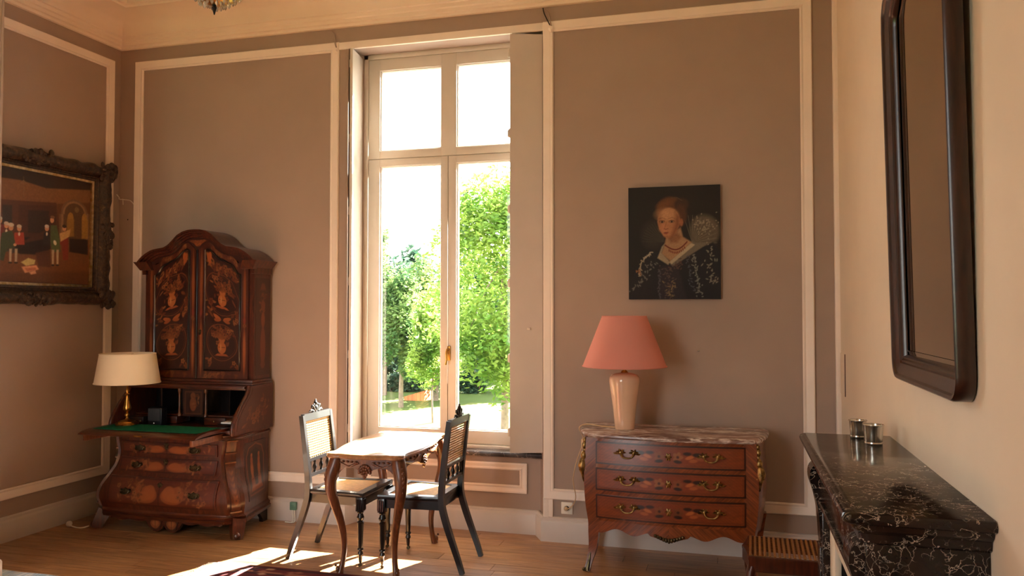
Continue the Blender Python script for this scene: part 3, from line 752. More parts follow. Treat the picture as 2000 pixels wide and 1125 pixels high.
# slant section: curved side boards, back, ceiling board
for sg in (-1, 1):
    prof = [(5.41, .71), (4.925, .71), (4.92, .745), (4.935, .80), (4.985, .87), (5.045, .935), (5.095, .985), (5.12, 1.045), (5.41, 1.045)]
    x0 = CX + sg*.50; xo = CX + sg*.535
    obj('slant_side', MB().prism([(xo, a, b) for a, b in prof], (-sg*.035, 0, 0)), M['mahog'], B)
    edge = smooth_pts([(xo - sg*.0175, a, b) for a, b in prof[1:8]], 4)
    obj('slant_moulding', MB().tube(edge, .015, 8, upv=(1, 0, 0)), M['mahog_h'], B, 50)
    pc = Pic(.36, .30, 72, 60, (84, 36, 19)); rr = random.Random(21); pc.grain(.15, 5, 3, 2)
    sprays(pc, .08, .30, .03, .16, 26, .026, rr); flower(pc, .16, .09, .035, rr); sprays(pc, .18, .32, .14, .24, 10, .022, rr)
    def sl_(u, v, sg=sg):
        z = .735 + .29*v; ya = float(np.interp(z, [.71, .745, .80, .87, .935, .985, 1.045], [4.95, 4.95, 4.965, 5.015, 5.075, 5.125, 5.15])); t = u if sg > 0 else 1-u
        return (CX + sg*.5365, ya + (5.39 - ya)*t, z)
    paint_obj('slant_inlay', pc, sl_, (-sg*.004, 0, 0), M['inlay'], B)
obj('back_board', MB().box(CX-.50, CX+.50, 5.385, 5.41, .71, 1.045), M['ebonized'], B)
obj('desk_bed', MB().box(CX-.50, CX+.50, 4.955, 5.385, .71, .738, .003), M['mahog_h'], B)
obj('head_rail', MB().box(CX-.50, CX+.50, 5.10, 5.40, 1.010, 1.045, .004).box(CX-.50, CX+.50, 5.085, 5.12, 1.022, 1.040, .004), M['mahog_h'], B)
# pigeon holes
obj('interior_shelf', MB().box(CX-.50, CX+.50, 5.16, 5.385, .800, .812, .002), M['mahog_h'], B)
for s in (-.30, .30): obj('interior_divider', MB().box(CX+s-.005, CX+s+.005, 5.20, 5.385, .812, 1.01), M['ebonized'], B)
for k in range(2):
    for sg in (-1, 1):
        x = CX + sg*(.21 + .19*k)
        d = obj('small_drawer', MB().box(x-.09, x+.09, 5.145, 5.30, .742, .797, .004), M['mahog_h'], B); obj('knob', MB().ball((x, 5.140, .77), .007), M['bronze'], d)
DX = CX + .02
pc = Pic(.18, .20, 40, 44, (56, 24, 14)); pc.line([(.02, .02), (.16, .02), (.16, .18), (.02, .18), (.02, .02)], .006, (120, 66, 34)); pc.ell(.09, .09, .03, .05, (134, 70, 36)); pc.ell(.09, .15, .022, .025, (140, 76, 38)); sprays(pc, .05, .13, .04, .16, 9, .018, random.Random(2))
paint_obj('prospect_door', pc, lambda u, v: (DX - .09 + .18*u, 5.150, .800 + .205*v), (0, .02, 0), M['inlay'], B)
for s in (-.115, .115):
    x = DX + s
    obj('column', MB().lathe([(.014, 0), (.014, .016), (.009, .022), (.0085, .165), (.009, .172), (.014, .18), (.014, .205)], (x, 5.145, .802), 12), M['table'], B, 40)
# writing flap on two lopers
fp = [(4.965, .757), (4.80, .757), (4.70, .755), (4.645, .748), (4.605, .735), (4.598, .727), (4.61, .724), (4.66, .731), (4.72, .736), (4.965, .737)]
FX0, FX1 = CX - .505, CX + .455
F_ = obj('writing_flap', MB().prism([(FX0, a, b) for a, b in fp], (FX1 - FX0, 0, 0)), M['mahog_h'], B, 40)
obj('baize', MB().box(FX0+.05, FX1-.05, 4.685, 4.945, .756, .7595), M['baize'], F_, label='green baize writing surface')
obj('lock_plate', MB().box(CX-.04, CX+.03, 4.5995, 4.604, .727, .738), M['brass'], F_)
for s in (-.475, .425): obj('loper', MB().box(CX+s-.014, CX+s+.014, 4.63 if s < 0 else 4.60, 4.95, .680, .722, .003), M['table'], B)
# ---- upper cabinet
UX = -3.905; UH = .480; UY = 5.185
obj('upper_base', MB().box(UX-.505, UX+.505, 5.135, 5.41, 1.045, 1.060, .004).box(UX-.497, UX+.497, 5.155, 5.41, 1.058, 1.082, .006), M['mahog_h'], B)
AR_S = [0, .05, .10, .145, .185, .22, .26, .31, .36, .41, .45, .483, .52]
AR_Z = [2.205, 2.203, 2.190, 2.165, 2.125, 2.092, 2.072, 2.066, 2.056, 2.030, 2.000, 1.965, 1.960]
arch = lambda s: interp(abs(s), AR_S, AR_Z)
side_s = np.linspace(-UH, UH, 49)
body = [(UX - UH, 1.08), (UX + UH, 1.08)] + [(UX + s, arch(s) - .03) for s in side_s[::-1]]
obj('upper_case', MB().prism([(a, UY + .012, b) for a, b in body], (0, 5.41 - UY - .012, 0)), M['mahog'], B, 30)
# arched cornice: rings follow the arch, profile steps forward
def corn(e, dz): return [(UX + s*(1 + e/UH*.9), arch(s) + dz) for s in np.linspace(-UH, UH, 61)]
m = MB()
for (y0, y1, e0, d0, e1, d1) in ((UY-.012, 5.41, -.004, -.055, .0, -.034), (UY-.022, 5.41, .004, -.036, .006, -.022), (UY-.040, 5.41, .012, -.024, .018, -.010), (UY-.055, 5.41, .026, -.012, .034, .003)):
    a, b = corn(e0, d0), corn(e1, d1)
    m.rings([[(p[0], y0, p[1]), (q[0], y0, q[1]), (q[0], y1, q[1]), (p[0], y1, p[1])] for p, q in zip(a, b)])
obj('arched_cornice', m, M['mahog'], B, 35)
for sg in (-1, 1):
    mm = MB(); x = UX + sg*UH
    mm.prism([(x - sg*.02, UY-.012, 1.872), (x + sg*.012, UY-.012, 1.872), (x + sg*.016, UY-.012, 1.915), (x + sg*.05, UY-.012, 1.955), (x + sg*.06, UY-.012, 1.968), (x - sg*.02, UY-.012, 1.968)], (0, 5.41-UY+.012, 0))
    mm.prism([(x - sg*.09, UY-.035, 1.905), (x + sg*.016, UY-.035, 1.905), (x + sg*.05, UY-.055, 1.955), (x + sg*.06, UY-.06, 1.968), (x - sg*.06, UY-.06, 1.968)], (0, .05, 0))
    obj('cornice_return', mm, M['mahog'], B)
    pc = Pic(.20, .74, 24, 90, (70, 28, 17)); rr = random.Random(31); pc.grain(.15, 2, 1, 8)
    pc.ell(.10, .22, .035, .15, (132, 64, 34)); pc.ell(.10, .42, .026, .06, (140, 72, 36)); sprays(pc, .07, .13, .46, .62, 14, .02, rr); pc.ell(.10, .53, .028, .04, (130, 66, 34)); pc.poly([(.06, .65), (.14, .65), (.12, .70), (.08, .70)], (120, 60, 32)); pc.ell(.10, .08, .03, .03, (124, 60, 32))
    paint_obj('upper_side_inlay', pc, lambda u, v, sg=sg: (UX + sg*(UH + .002), UY + .03 + .19*(u if sg > 0 else 1-u), 1.11 + .73*v), (-sg*.004, 0, 0), M['inlay'], B)
# pediment field with shell inlay
pc = Pic(.9, .35, 150, 60, (66, 28, 18)); pc.grain(.15, 8, 6, 2); rr = random.Random(6)
for k in range(9):
    a = PI*(.1 + .8*k/8); leafmark(pc, .45, .17, .085, a, (158, 80, 38) if k % 2 else (140, 66, 32))
pc.ell(.45, .17, .03, .035, (172, 92, 44)); sprays(pc, .37, .53, .14, .25, 8, .02, rr)
dtop = lambda s: arch(s) - .062 - .085*math.exp(-(s/.07)**2) - .03*max(0, 1-abs(abs(s)-.16)/.08)
paint_obj('pediment_panel', pc, lambda u, v: (UX + (u-.5)*.90, UY - .004, (dtop((u-.5)*.9) - .03)*(1-v) + (arch((u-.5)*.9) - .036)*v), (0, .02, 0), M['inlay'], B)
# doors
for sg in (-1, 1):
    rr = random.Random(50); W_ = .435
    s_in, s_out = .006, .441
    S_ = lambda u: (sg*(s_in + (s_out - s_in)*(u if sg > 0 else 1-u)))
    ztop = lambda s: min(dtop(s), 1.93 + .25*max(0, 1-abs(abs(s)-.15)/.2) + .02) if abs(s) > .3 else dtop(s)
    pc = Pic(W_, .85, 64, 110, (84, 34, 18)); pc.grain(.18, 9, 2, 10)
    for xx in (.03, W_ - .03):
        pc.ell(xx, .20, .011, .16, (168, 92, 44)); pc.ell(xx, .62, .011, .19, (158, 84, 40)); leafmark(pc, xx, .40, .05, PI/2, (150, 60, 40)); flower(pc, xx, .39, .014, rr)
    sprays(pc, .07, W_-.07, .012, .04, 22, .02, rr); sprays(pc, .06, W_-.06, .80, .84, 26, .024, rr)
    D = paint_obj('cabinet_door', pc, lambda u, v: (UX + S_(u), UY - .008, 1.085 + (ztop(S_(u)) - 1.085)*v), (0, .02, 0), M['inlay'], B)
    # inset inlay panel, arched like the door
    p0, p1 = .070, .375
    pt = lambda s: ztop(s) - .055 - .035*max(0, (abs(s) - .24)/.14)
    pc = Pic(.305, .80, 92, 210, (58, 24, 15)); pc.grain(.15, 4, 2, 6); cxp = .1525
    for (cy, R) in ((.20, .135), (.545, .150)):
        pc.ell(cxp, cy, R, R, (120, 62, 32)); pc.ell(cxp, cy, R-.007, R-.007, (44, 18, 12)); pc.ell(cxp, cy, R-.015, R-.015, (96, 44, 24)); pc.ell(cxp, cy, R-.019, R-.019, (50, 20, 13))
        sprays(pc, cxp-.09, cxp+.09, cy-.02, cy+.10, 26, .026, rr)
        vase(pc, cxp, cy-.085, .085, rr)
    for q in (-1, 1):
        leafmark(pc, cxp + q*.01, .365, .07, (.35 if q > 0 else PI-.35), (176, 96, 44)); leafmark(pc, cxp + q*.01, .365, .06, (-.2 if q > 0 else PI+.2), (160, 84, 40))
        for yy in (.03, .38, .44, .72): sprays(pc, cxp + q*.115 - .02, cxp + q*.115 + .025, yy-.01, yy+.05, 6, .024, rr)
    sprays(pc, .03, .275, .70, .77, 24, .030, rr)
    leafmark(pc, (.03 if sg > 0 else .275), .72, .075, (PI*.42 if sg > 0 else PI*.58), (196, 100, 46)); leafmark(pc, (.045 if sg > 0 else .26), .71, .075, (PI*.6 if sg > 0 else PI*.4), (186, 96, 44))
    T_ = lambda u: (sg*(p0 + (p1 - p0)*(u if sg > 0 else 1-u)))
    paint_obj('inlay_panel', pc, lambda u, v: (UX + T_(u), UY - .012, 1.150 + (pt(T_(u)) - 1.150)*v), (0, .01, 0), M['inlay'], D)
    loop = [(UX + sg*p0, UY-.012, 1.148)] + [(UX + sg*q, UY-.012, pt(q) + .004) for q in np.linspace(p0, p1, 16)] + [(UX + sg*p1, UY-.012, 1.148), (UX + sg*p0, UY-.012, 1.148)]
    obj('panel_moulding', MB().tube(loop, .0085, 6, upv=(0, 1, 0)), M['ebonized'], D, 60)
    if sg > 0: inst('escutcheon', ES, (UX + .028, UY - .010, 1.435), D, sc=(.6, 1, .9))
obj('astragal', MB().box(UX-.007, UX+.007, UY-.020, UY, 1.085, dtop(0), .004), M['ebonized'], B)

# things standing in the bureau
t = thing('table_lamp', 'slim brass table lamp with cream drum shade on the writing flap', 'lamp', (-4.325, 4.90, .7595))
x, y, z = -4.325, 4.90, .7595
y0 = onz(248, 829, .7595).y; x = onz(248, 829, .7595).x; y = min(y0, 4.92); x = ony(248, 829, y).x
t.location = (x, y, z); ORG[t.name] = Vector((x, y, z))
m = MB(); m.rings([[(x + a*r*.085/.085 * .085*k, y + b*r*.085*k, z + h_) for a, b, r in [(math.cos(q*PI/4 + PI/8), math.sin(q*PI/4 + PI/8), 1) for q in range(8)]] for k, h_ in ((1, 0), (1, .008), (.9, .014), (.78, .016), (.74, .024), (.5, .032), (.25, .038))])
obj('foot', m, M['brass'], t, 30)
obj('stem', MB().lathe([(.020, .034), (.010, .045), (.008, .056), (.016, .062), (.017, .072), (.009, .084), (.012, .092), (.026, .108), (.027, .122), (.022, .145), (.014, .185), (.012, .215), (.018, .222), (.010, .230), (.015, .245), (.010, .258), (.006, .262), (.006, .42)], (x, y, z), 16), M['brass'], t, 50)
zb = ony(250, 748, y).z; zt = ony(250, 690, y).z; rb = abs(ony(301, 748, y).x - ony(198, 748, y).x)/2*.97; rt = abs(ony(294, 690, y).x - ony(207, 690, y).x)/2*.97
def lampshade(name, t, x, y, zb, zt, rb, rt, m):
    sh = obj(name, MB().lathe([(rb, zb), (rt, zt), (rt - .003, zt), (rb - .003, zb), (rb, zb)], (x, y, 0), 48, caps=False), M[m], t, 40)
    for z_, r_ in ((zb + .003, rb), (zt - .003, rt)):
        obj('shade_trim', MB().tube([(x + r_*math.cos(a*PI/24), y + r_*math.sin(a*PI/24), z_) for a in range(49)], .0035, 6, caps=False), M[m], sh, 60)
    sp = MB()
    for k in range(3): sp.tube([(x, y, zt - .02), (x + rt*math.cos(k*2.094), y + rt*math.sin(k*2.094), zt - .012)], .002, 5)
    sp.lathe([(.013, zt - .10), (.016, zt - .07), (.009, zt - .02)], (x, y, 0), 12)
    obj('shade_carrier', sp, M['brass'], t)
    return sh
lampshade('shade', t, x, y, zb, zt, rb, rt, 'shade_cream')
# little loudspeaker, radio box, papers and trays
c = onz(305, 822, .7595); 
t = thing('desk_speaker', 'small dark grey desk loudspeaker with rounded top in the open bureau', 'speaker', (-4.16, 5.02, .738))
X_ = ony(309, 800, 5.06).x
obj('body', MB().box(X_-.062, X_+.062, 5.02, 5.09, .738, .875, .016), M['plastic_dark'], t, 40)
obj('grille', MB().box(X_-.054, X_+.054, 5.014, 5.022, .775, .868, .012), plain('charcoal_mesh', srgb(42, 44, 46), .7, scale=200, amt=.3), t, 40)
obj('control_knob', MB().ball((X_, 5.015, .758), .008, (1, .6, 1)), M['silver'], t, 60)
X_ = ony(268, 806, 5.05).x
t = thing('desk_box', 'dark oblong box with a small round dial beside the desk loudspeaker', 'box', (X_, 5.05, .738))
obj('body', MB().box(X_-.075, X_+.07, 5.03, 5.10, .738, .800, .004), M['ebonized'], t); obj('dial', MB().ball((X_ + .045, 5.026, .768), .012, (1, .5, 1)), M['dark_bronze'], t, 60)
X_ = ony(461, 800, 5.14).x
t = thing('letter_tray', 'dark letter tray tucked behind the curved bureau side', 'tray', (X_, 5.1, .738))
obj('tray', MB().box(X_-.075, X_+.055, 5.02, 5.12, .738, .752, .003).box(X_-.075, X_+.055, 5.02, 5.12, .765, .775, .003), M['ebonized'], t)
for q in (-.07, .05): obj('tray_post', MB().box(X_+q-.004, X_+q+.004, 5.11, 5.118, .75, .80), M['ebonized'], t)
tag(obj('paper_stack', MB().box(X_-.05, X_+.05, 5.03, 5.11, .775, .786, .002), M['paper'], None), 'small stack of white papers on the letter tray in the bureau', 'papers')

# =================================================================== COMMODE
KX = -.372; KF, KB = 4.895, 5.325; HF, HBK = .500, .560
K = thing('commode', 'bombe kingwood commode of three drawers with veined marble top and bronze mounts', 'commode', (KX, 5.1, 0))
bz = lambda z: interp(z, [.22, .30, .40, .52, .64, .74, .815], [-.030, -.012, .004, .014, .014, .006, 0])
def kfy(s, z): return KF - .055*(1 - min(1, (s/HF)**2)) - bz(z)*.8
def kout(z, e=0.0):
    b = bz(z) + e; r = [(KX - HBK - b, KB, z)]
    for k in range(1, 5):
        t = k/5; r.append((KX - (HBK + (HF - HBK)*t + b + .018*math.sin(PI*t)), KB + (KF - KB)*t, z))
    r.append((KX - HF - b*.7, KF + .012, z)); 
    for k in range(13):
        s = (-1 + 2*k/12)*(HF - .018); r.append((KX + s, kfy(s, z) - e, z))
    r.append((KX + HF + b*.7, KF + .012, z))
    for k in range(4, 0, -1):
        t = k/5; r.append((KX + (HBK + (HF - HBK)*t + b + .018*math.sin(PI*t)), KB + (KF - KB)*t, z))
    r.append((KX + HBK + b, KB, z)); return r
def veneer(name, dark, light, ang):
    t = NT(name); mp = t.n('Mapping'); g = t.n('NewGeometry'); t.l(g.outputs['Position'], mp.inputs['Vector']); mp.inputs['Rotation'].default_value = (0, ang, 0)
    m2 = t.n('Mapping'); m2.inputs['Scale'].default_value = (3, 8, 40); t.l(mp.outputs[0], m2.inputs['Vector'])
    f = t.noise(m2.outputs[0], 2.2, 5, .6, .3); t.l(t.ramp(f, [(.32, dark), (.7, light)]), t.b.inputs['Base Color']); t.set(rough=.28, coat=.5, coat_r=.2); return t.m
M['ven_l'] = veneer('kingwood_veneer', srgb(84, 36, 14), srgb(150, 78, 34), .75)
M['ven_r'] = veneer('kingwood_veneer_mirrored', srgb(84, 36, 14), srgb(150, 78, 34), -.75)
obj('case', MB().rings([kout(z) for z in np.linspace(.275, .815, 16)]), M['ven_l'], K, 40)
# apron: curved front board with scalloped lower edge
lo = lambda s: .252 - .016*math.cos(abs(s)*30)*(1 if abs(s) > .12 else 0) - (.034*math.exp(-(s/.085)**2)) + .045*max(0, (abs(s)-.36)/.12)*0
for sg in (-1, 1):
    obj('apron', MB().slab(lambda u, v: (KX + sg*u*.47, kfy(u*.47, .30) - .001, lo(u*.47) + (.320 - lo(u*.47))*v), 30, 3, (0, .025, 0)), M['ven_l' if sg < 0 else 'ven_r'], K, 40)
    obj('side_apron', MB().slab(lambda u, v: (KX + sg*(HF + (HBK-HF)*u - .014), KF + .03 + (KB-KF-.06)*u, .245 + .012*math.cos(u*12.6) + (.32 - .245)*v), 16, 2, (-sg*.02, 0, 0)), M['ven_l'], K, 40)
# legs
for sg in (-1, 1):
    zs_ = [.812, .74, .64, .52, .40, .31]
    p = smooth_pts([(KX + sg*(HF - .036 + bz(z_)*.7), KF + .024 - bz(z_)*.6, z_) for z_ in zs_] + [(KX + sg*(HF - .040), KF + .026, .24), (KX + sg*(HF - .034), KF + .020, .14), (KX + sg*(HF - .014), KF - .001, .05), (KX + sg*(HF + .000), KF - .014, .0)], 4)
    n = len(p); lg = obj('front_leg', MB().tube(p, [interp(q_.z, [0, .05, .14, .24, .31, .45, .82], [.017, .017, .025, .032, .037, .040, .038]) for q_ in p], sq=True, upv=(1, 0, 0)), M['ven_l' if sg < 0 else 'ven_r'], K, 50)
    sb = MB(); q = Vector((KX + sg*(HF + .002), KF - .016, .012)); sb.ball(q, .022, (1.1, 1.1, .55)); sb.tube([(q.x - sg*.006, q.y - .012, .005), (q.x - sg*.014, q.y - .002, .05), (q.x - sg*.024, q.y + .006, .11)], [.014, .010, .003], 6); sb.ball((q.x + sg*.016, q.y - .012, .012), .010)
    obj('sabot', sb, M['dark_bronze'], lg, 50)
    p = smooth_pts([(KX + sg*(HBK - .03), KB - .035, .33), (KX + sg*(HBK - .04), KB - .04, .2), (KX + sg*(HBK - .035), KB - .035, .1), (KX + sg*(HBK - .02), KB - .025, .0)], 4); n = len(p)
    obj('rear_leg', MB().tube(p, [interp(i/(n-1), [0, .5, 1], [.04, .024, .018]) for i in range(n)], sq=True, upv=(1, 0, 0)), M['ven_l'], K, 50)
    # bronze corner mount: bud, scroll, leaf drop
    cm = MB(); c = Vector((KX + sg*(HF + .012), KF - .004, 0))
    for z, r, dx in ((.795, .016, 0), (.765, .020, .002), (.735, .014, .0), (.700, .026, .006), (.672, .020, .010)): cm.ball(c + Vector((sg*dx, -dx*.6, z)), r, (.8, .8, 1.25), 8, 6)
    cm.tube([c + Vector((sg*.012, -.006, .68)), c + Vector((sg*.018, -.012, .64)), c + Vector((sg*.014, -.006, .60)), c + Vector((sg*.008, 0, .54))], [.018, .026, .014, .004], 7)
    for k in (-1, 1): cm.tube([c + Vector((sg*.006 + k*.008, -.010, .64)), c + Vector((sg*.010 + k*.018, -.014, .615)), c + Vector((sg*.004 + k*.010, -.004, .575))], [.004, .008, .003], 6)
    obj('corner_mount', cm, M['bronze'], K, 50, label='gilt bronze leaf mount on the corner')
obj('apron_mount', (lambda m: [m.ball((KX + q*.016, kfy(0, .3) - .006, .236 - .010*math.cos(q*.35) + abs(q)*.003), .011, (.9, .6, 1.4 - abs(q)*.1)) for q in range(-5, 6)] and m)(MB()), M['dark_bronze'], K, 50)
hm = MB()
for sg in (-1, 1):
    hm.ball((sg*.040, -.006, .004), .013, (1, .5, 1))
    for a in (.3, 1.2, 2.2, 3.1, 4.4): hm.tube([(sg*.040, -.004, .004), (sg*(.040 + .018*math.cos(a)), -.008, .004 + .016*math.sin(a)), (sg*(.040 + .030*math.cos(a)), -.004, .004 + .024*math.sin(a))], [.006, .007, .002], 5)
    hm.tube([(sg*.05, -.004, 0), (sg*.07, -.007, -.002), (sg*.084, -.003, .002)], [.006, .006, .002], 5)
hm.tube(smooth_pts([(-.040, -.012, .004), (-.034, -.020, -.012), (-.016, -.024, -.024), (.016, -.024, -.024), (.034, -.020, -.012), (.040, -.012, .004)]), .0048, 7)
HM = hm.mesh('drawer_handle', 50); HM.materials.append(M['bronze'])
em = MB(); em.ball((0, -.004, 0), .013, (.9, .5, 1.2)); em.ball((0, -.009, .003), .005)
for a in (0, 1.05, 2.1, 3.14, 4.2, 5.2): em.tube([(0, -.003, 0), (.014*math.cos(a), -.006, .016*math.sin(a)), (.020*math.cos(a), -.003, .026*math.sin(a))], [.006, .006, .002], 5)
EM = em.mesh('keyhole_mount', 50); EM.materials.append(M['bronze'])
for i, (z0, z1) in enumerate(((.660, .795), (.500, .636), (.328, .474))):
    W2 = .442; h_ = z1 - z0; rr = random.Random(70+i)
    pc = Pic(2*W2, h_, 190, 36, (136, 64, 26))
    sx = (pc.X - W2)*np.sign(pc.X - W2); g = .5 + .5*np.sin((sx*.8 + pc.Y)*330 + np.sin(sx*60)*.8)
    pc.A *= (1 + .16*(g - .5))[..., None]; pc.grain(.16, i, 5, 2)
    pc.poly([(W2-.24, h_*.5), (W2-.2, h_*.2), (W2+.2, h_*.2), (W2+.24, h_*.5), (W2+.2, h_*.84), (W2-.2, h_*.84)], (132, 54, 26), .02, .6)
    pc.line([(.004, .004), (2*W2-.004, .004), (2*W2-.004, h_-.004), (.004, h_-.004), (.004, .004)], .011, (46, 18, 10)); pc.line([(.02, .02), (2*W2-.02, .02), (2*W2-.02, h_-.02), (.02, h_-.02), (.02, .02)], .002, (94, 40, 22))
    for sg in (-1, 1):
        flower(pc, W2 + sg*.055, h_*.5, .030, rr); leafmark(pc, W2 + sg*.03, h_*.32, .05, (-.1 if sg > 0 else PI+.1), (48, 22, 14)); leafmark(pc, W2 + sg*.085, h_*.66, .05, (0 if sg > 0 else PI), (52, 24, 16)); leafmark(pc, W2 + sg*.10, h_*.44, .05, (.3 if sg > 0 else PI-.3), (190, 106, 52)); leafmark(pc, W2 + sg*.14, h_*.62, .06, (0 if sg > 0 else PI), (50, 24, 16)); leafmark(pc, W2 + sg*.12, h_*.34, .05, (.1 if sg > 0 else PI-.1), (176, 94, 46)); leafmark(pc, W2 + sg*.16, h_*.48, .05, (-.2 if sg > 0 else PI+.2), (156, 82, 40))
    d = paint_obj('drawer', pc, lambda u, v, z0=z0, z1=z1: (KX + (2*u-1)*W2, kfy((2*u-1)*W2, z0 + (z1-z0)*v) - .006, z0 + (z1-z0)*v), (0, .03, 0), M['inlay'], K, k=.85)
    zc = (z0+z1)/2
    for sg in (-1, 1): inst('drawer_handle', HM, (KX + sg*.245, kfy(.245, zc) - .006, zc + .006), d, label='gilt bronze drawer handle')
    inst('keyhole_mount', EM, (KX, kfy(0, zc) - .006, zc), d)
mt = MB().rings([kout(.815, .010), kout(.8175, .024), kout(.827, .030), kout(.836, .028), kout(.843, .018), kout(.845, .010)])
for i, v in enumerate(mt.v): mt.v[i] = (v[0], min(v[1], 5.335), v[2] if v[2] > .816 else .815)
obj('marble_top', mt, M['marble_red'], K, 40, label='brown red marble top with white veins')

# lamp on the commode
y = 5.085; x, z = ony(1220, 832, y).x, .8455
t = thing('table_lamp', 'cream glazed urn table lamp with coral pink shade on the commode', 'lamp', (x, y, z))
k = y/5.15
obj('urn', MB().lathe([(.060, 0), (.063, .004), (.066, .05), (.074, .13), (.085, .21), (.094, .27), (.098, .305), (.096, .325), (.084, .342), (.055, .352), (.022, .358)], (x, y, z), 40), M['ceramic'], t, 60)
obj('neck', MB().lathe([(.024, .356), (.020, .366), (.012, .372), (.011, .55)], (x, y, z), 16), M['brass'], t, 50)
zb, zt = ony(1220, 716, y).z, ony(1220, 617, y).z; rb = abs(ony(1304, 714, y).x - ony(1135, 714, y).x)/2*.97; rt = abs(ony(1265, 618, y).x - ony(1176, 618, y).x)/2*.97
lampshade('shade', t, x, y, zb, zt, rb, rt, 'shade_pink')
# its cord: over the marble end, through an inline switch, down to the wall socket
pc_ = [(x - .06, y + .03, z + .004), (x - .16, y + .06, z + .003), (-.925, 5.20, z + .004), (-.972, 5.17, .83)]
sw = ony(1137, 868, 5.20); sk = ony(1107, 993, 5.425)
pc_ += [(sw.x, 5.22, sw.z + .05), (sw.x, 5.23, sw.z), (ony(1125, 905, 5.26).x, 5.26, ony(1125, 905, 5.26).z), (ony(1119, 940, 5.3).x, 5.31, ony(1119, 940, 5.3).z), (ony(1124, 970, 5.34).x, 5.35, ony(1124, 970, 5.34).z), (ony(1120, 985, 5.38).x, 5.38, ony(1120, 985, 5.38).z), (sk.x + .01, 5.405, sk.z)]
cd_ = thing('lamp_cord', 'thin cream lamp cord hanging from the commode to the wall socket', 'cord', (-.97, 5.25, sk.z))
obj('cord', MB().tube(smooth_pts(pc_, 5), .0032, 6), M['cord_cream'], cd_, 60)
obj('inline_switch', MB().box(sw.x-.011, sw.x+.011, 5.215, 5.245, sw.z-.032, sw.z+.032, .006), M['cord_cream'], cd_, 40)
s_ = thing('wall_socket', 'square white wall socket under the rail beside the commode', 'socket', (sk.x, 5.44, sk.z))
obj('plate', MB().box(sk.x-.041, sk.x+.041, 5.428, 5.4395, sk.z-.041, sk.z+.041, .004), M['plastic_white'], s_)
obj('socket_well', MB().lathe([(.022, 0), (.024, .004), (.021, .006), (.019, -.002)], (0, 0, 0), 20, caps=False), M['plastic_white'], s_)
w_ = s_.children[-1]; w_.rotation_euler = (PI/2, 0, 0); w_.location = (0, -.0115, 0)
for vtx in w_.data.vertices: vtx.co += org_of(s_)
obj('socket_hole', MB().ball((sk.x, 5.4275, sk.z), .017, (1, .12, 1), 14, 6), M['iron'], s_, 60)
obj('plug', MB().tube([(sk.x - .004, 5.424, sk.z), (sk.x - .004, 5.412, sk.z), (sk.x + .008, 5.404, sk.z)], [.013, .013, .008], 10), M['cord_cream'], cd_, 50)

# =================================================================== TABLE
T = thing('side_table', 'carved walnut serpentine table with cabriole legs between two black chairs', 'table', (0, 0, 0))
q = [(0, -.478), (.085, -.472), (.150, -.455), (.190, -.462), (.232, -.448), (.248, -.408), (.232, -.365), (.236, -.30), (.258, -.17), (.268, 0)]
half = smooth_pts([(a, b, 0) for a, b in q], 4); ol = [(p.x, p.y) for p in half]
ol = ol + [(a, -b) for a, b in ol[-2::-1]]; ol = ol + [(-a, b) for a, b in ol[-2:0:-1]]
def oc(k, z): return [(a*k, b*(1 - (1-k)*.55), z) for a, b in ol]
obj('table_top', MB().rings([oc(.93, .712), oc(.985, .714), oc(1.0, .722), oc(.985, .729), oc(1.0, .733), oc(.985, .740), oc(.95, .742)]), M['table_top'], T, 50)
def lowedge(t): return .652 - .040*math.exp(-(t/.2)**2) - .075*max(0, (abs(t) - .62)/.38)**1.6
for (n_, L) in (('x', .205), ('y', .405)):
    for sg in (-1, 1):
        def fn(u, v, sg=sg, n_=n_, L=L):
            t = 2*u-1; bow = .02*(1-t*t); zz_ = lowedge(t) + (.714 - lowedge(t))*v
            return (t*L, sg*(.400 + bow), zz_) if n_ == 'x' else (sg*(.205 + bow), t*L, zz_)
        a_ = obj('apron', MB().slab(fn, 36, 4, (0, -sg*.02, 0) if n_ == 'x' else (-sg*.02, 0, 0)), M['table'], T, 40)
        cv = MB(); rr = random.Random(90)
        off = lambda s, z, o=.0: ((s, sg*(.424 + o), z) if n_ == 'x' else (sg*(.229 + o), s, z))
        for k in range(9):
            an = PI*k/8; cv.ball(off(.034*math.cos(an), .640 + .036*math.sin(an) - .01), .011, (1, 1, 1.2))
        for k in range(7):
            an = 2*PI*k/7; cv.ball(off(.018*math.cos(an), .632 + .020*math.sin(an), .006), .010)
        cv.ball(off(0, .632, .010), .011); cv.ball(off(0, .602, .0), .013)
        for s2 in (-1, 1):
            st = [off(s2*L*f, .672 + .012*math.sin(f*9), -.003 - .018*f*f) for f in (.2, .35, .5, .65, .8)]
            cv.tube(smooth_pts(st, 4), [.007]*9 + [.005]*8, 6)
            for f in (.28, .42, .56, .7): cv.ball(off(s2*L*f, .688 - .02*(int(f*100) % 2), -.002 - .018*f*f), .008, (1.3, 1.3, .8))
        obj('carved_cartouche', cv, M['table'], a_, 60)
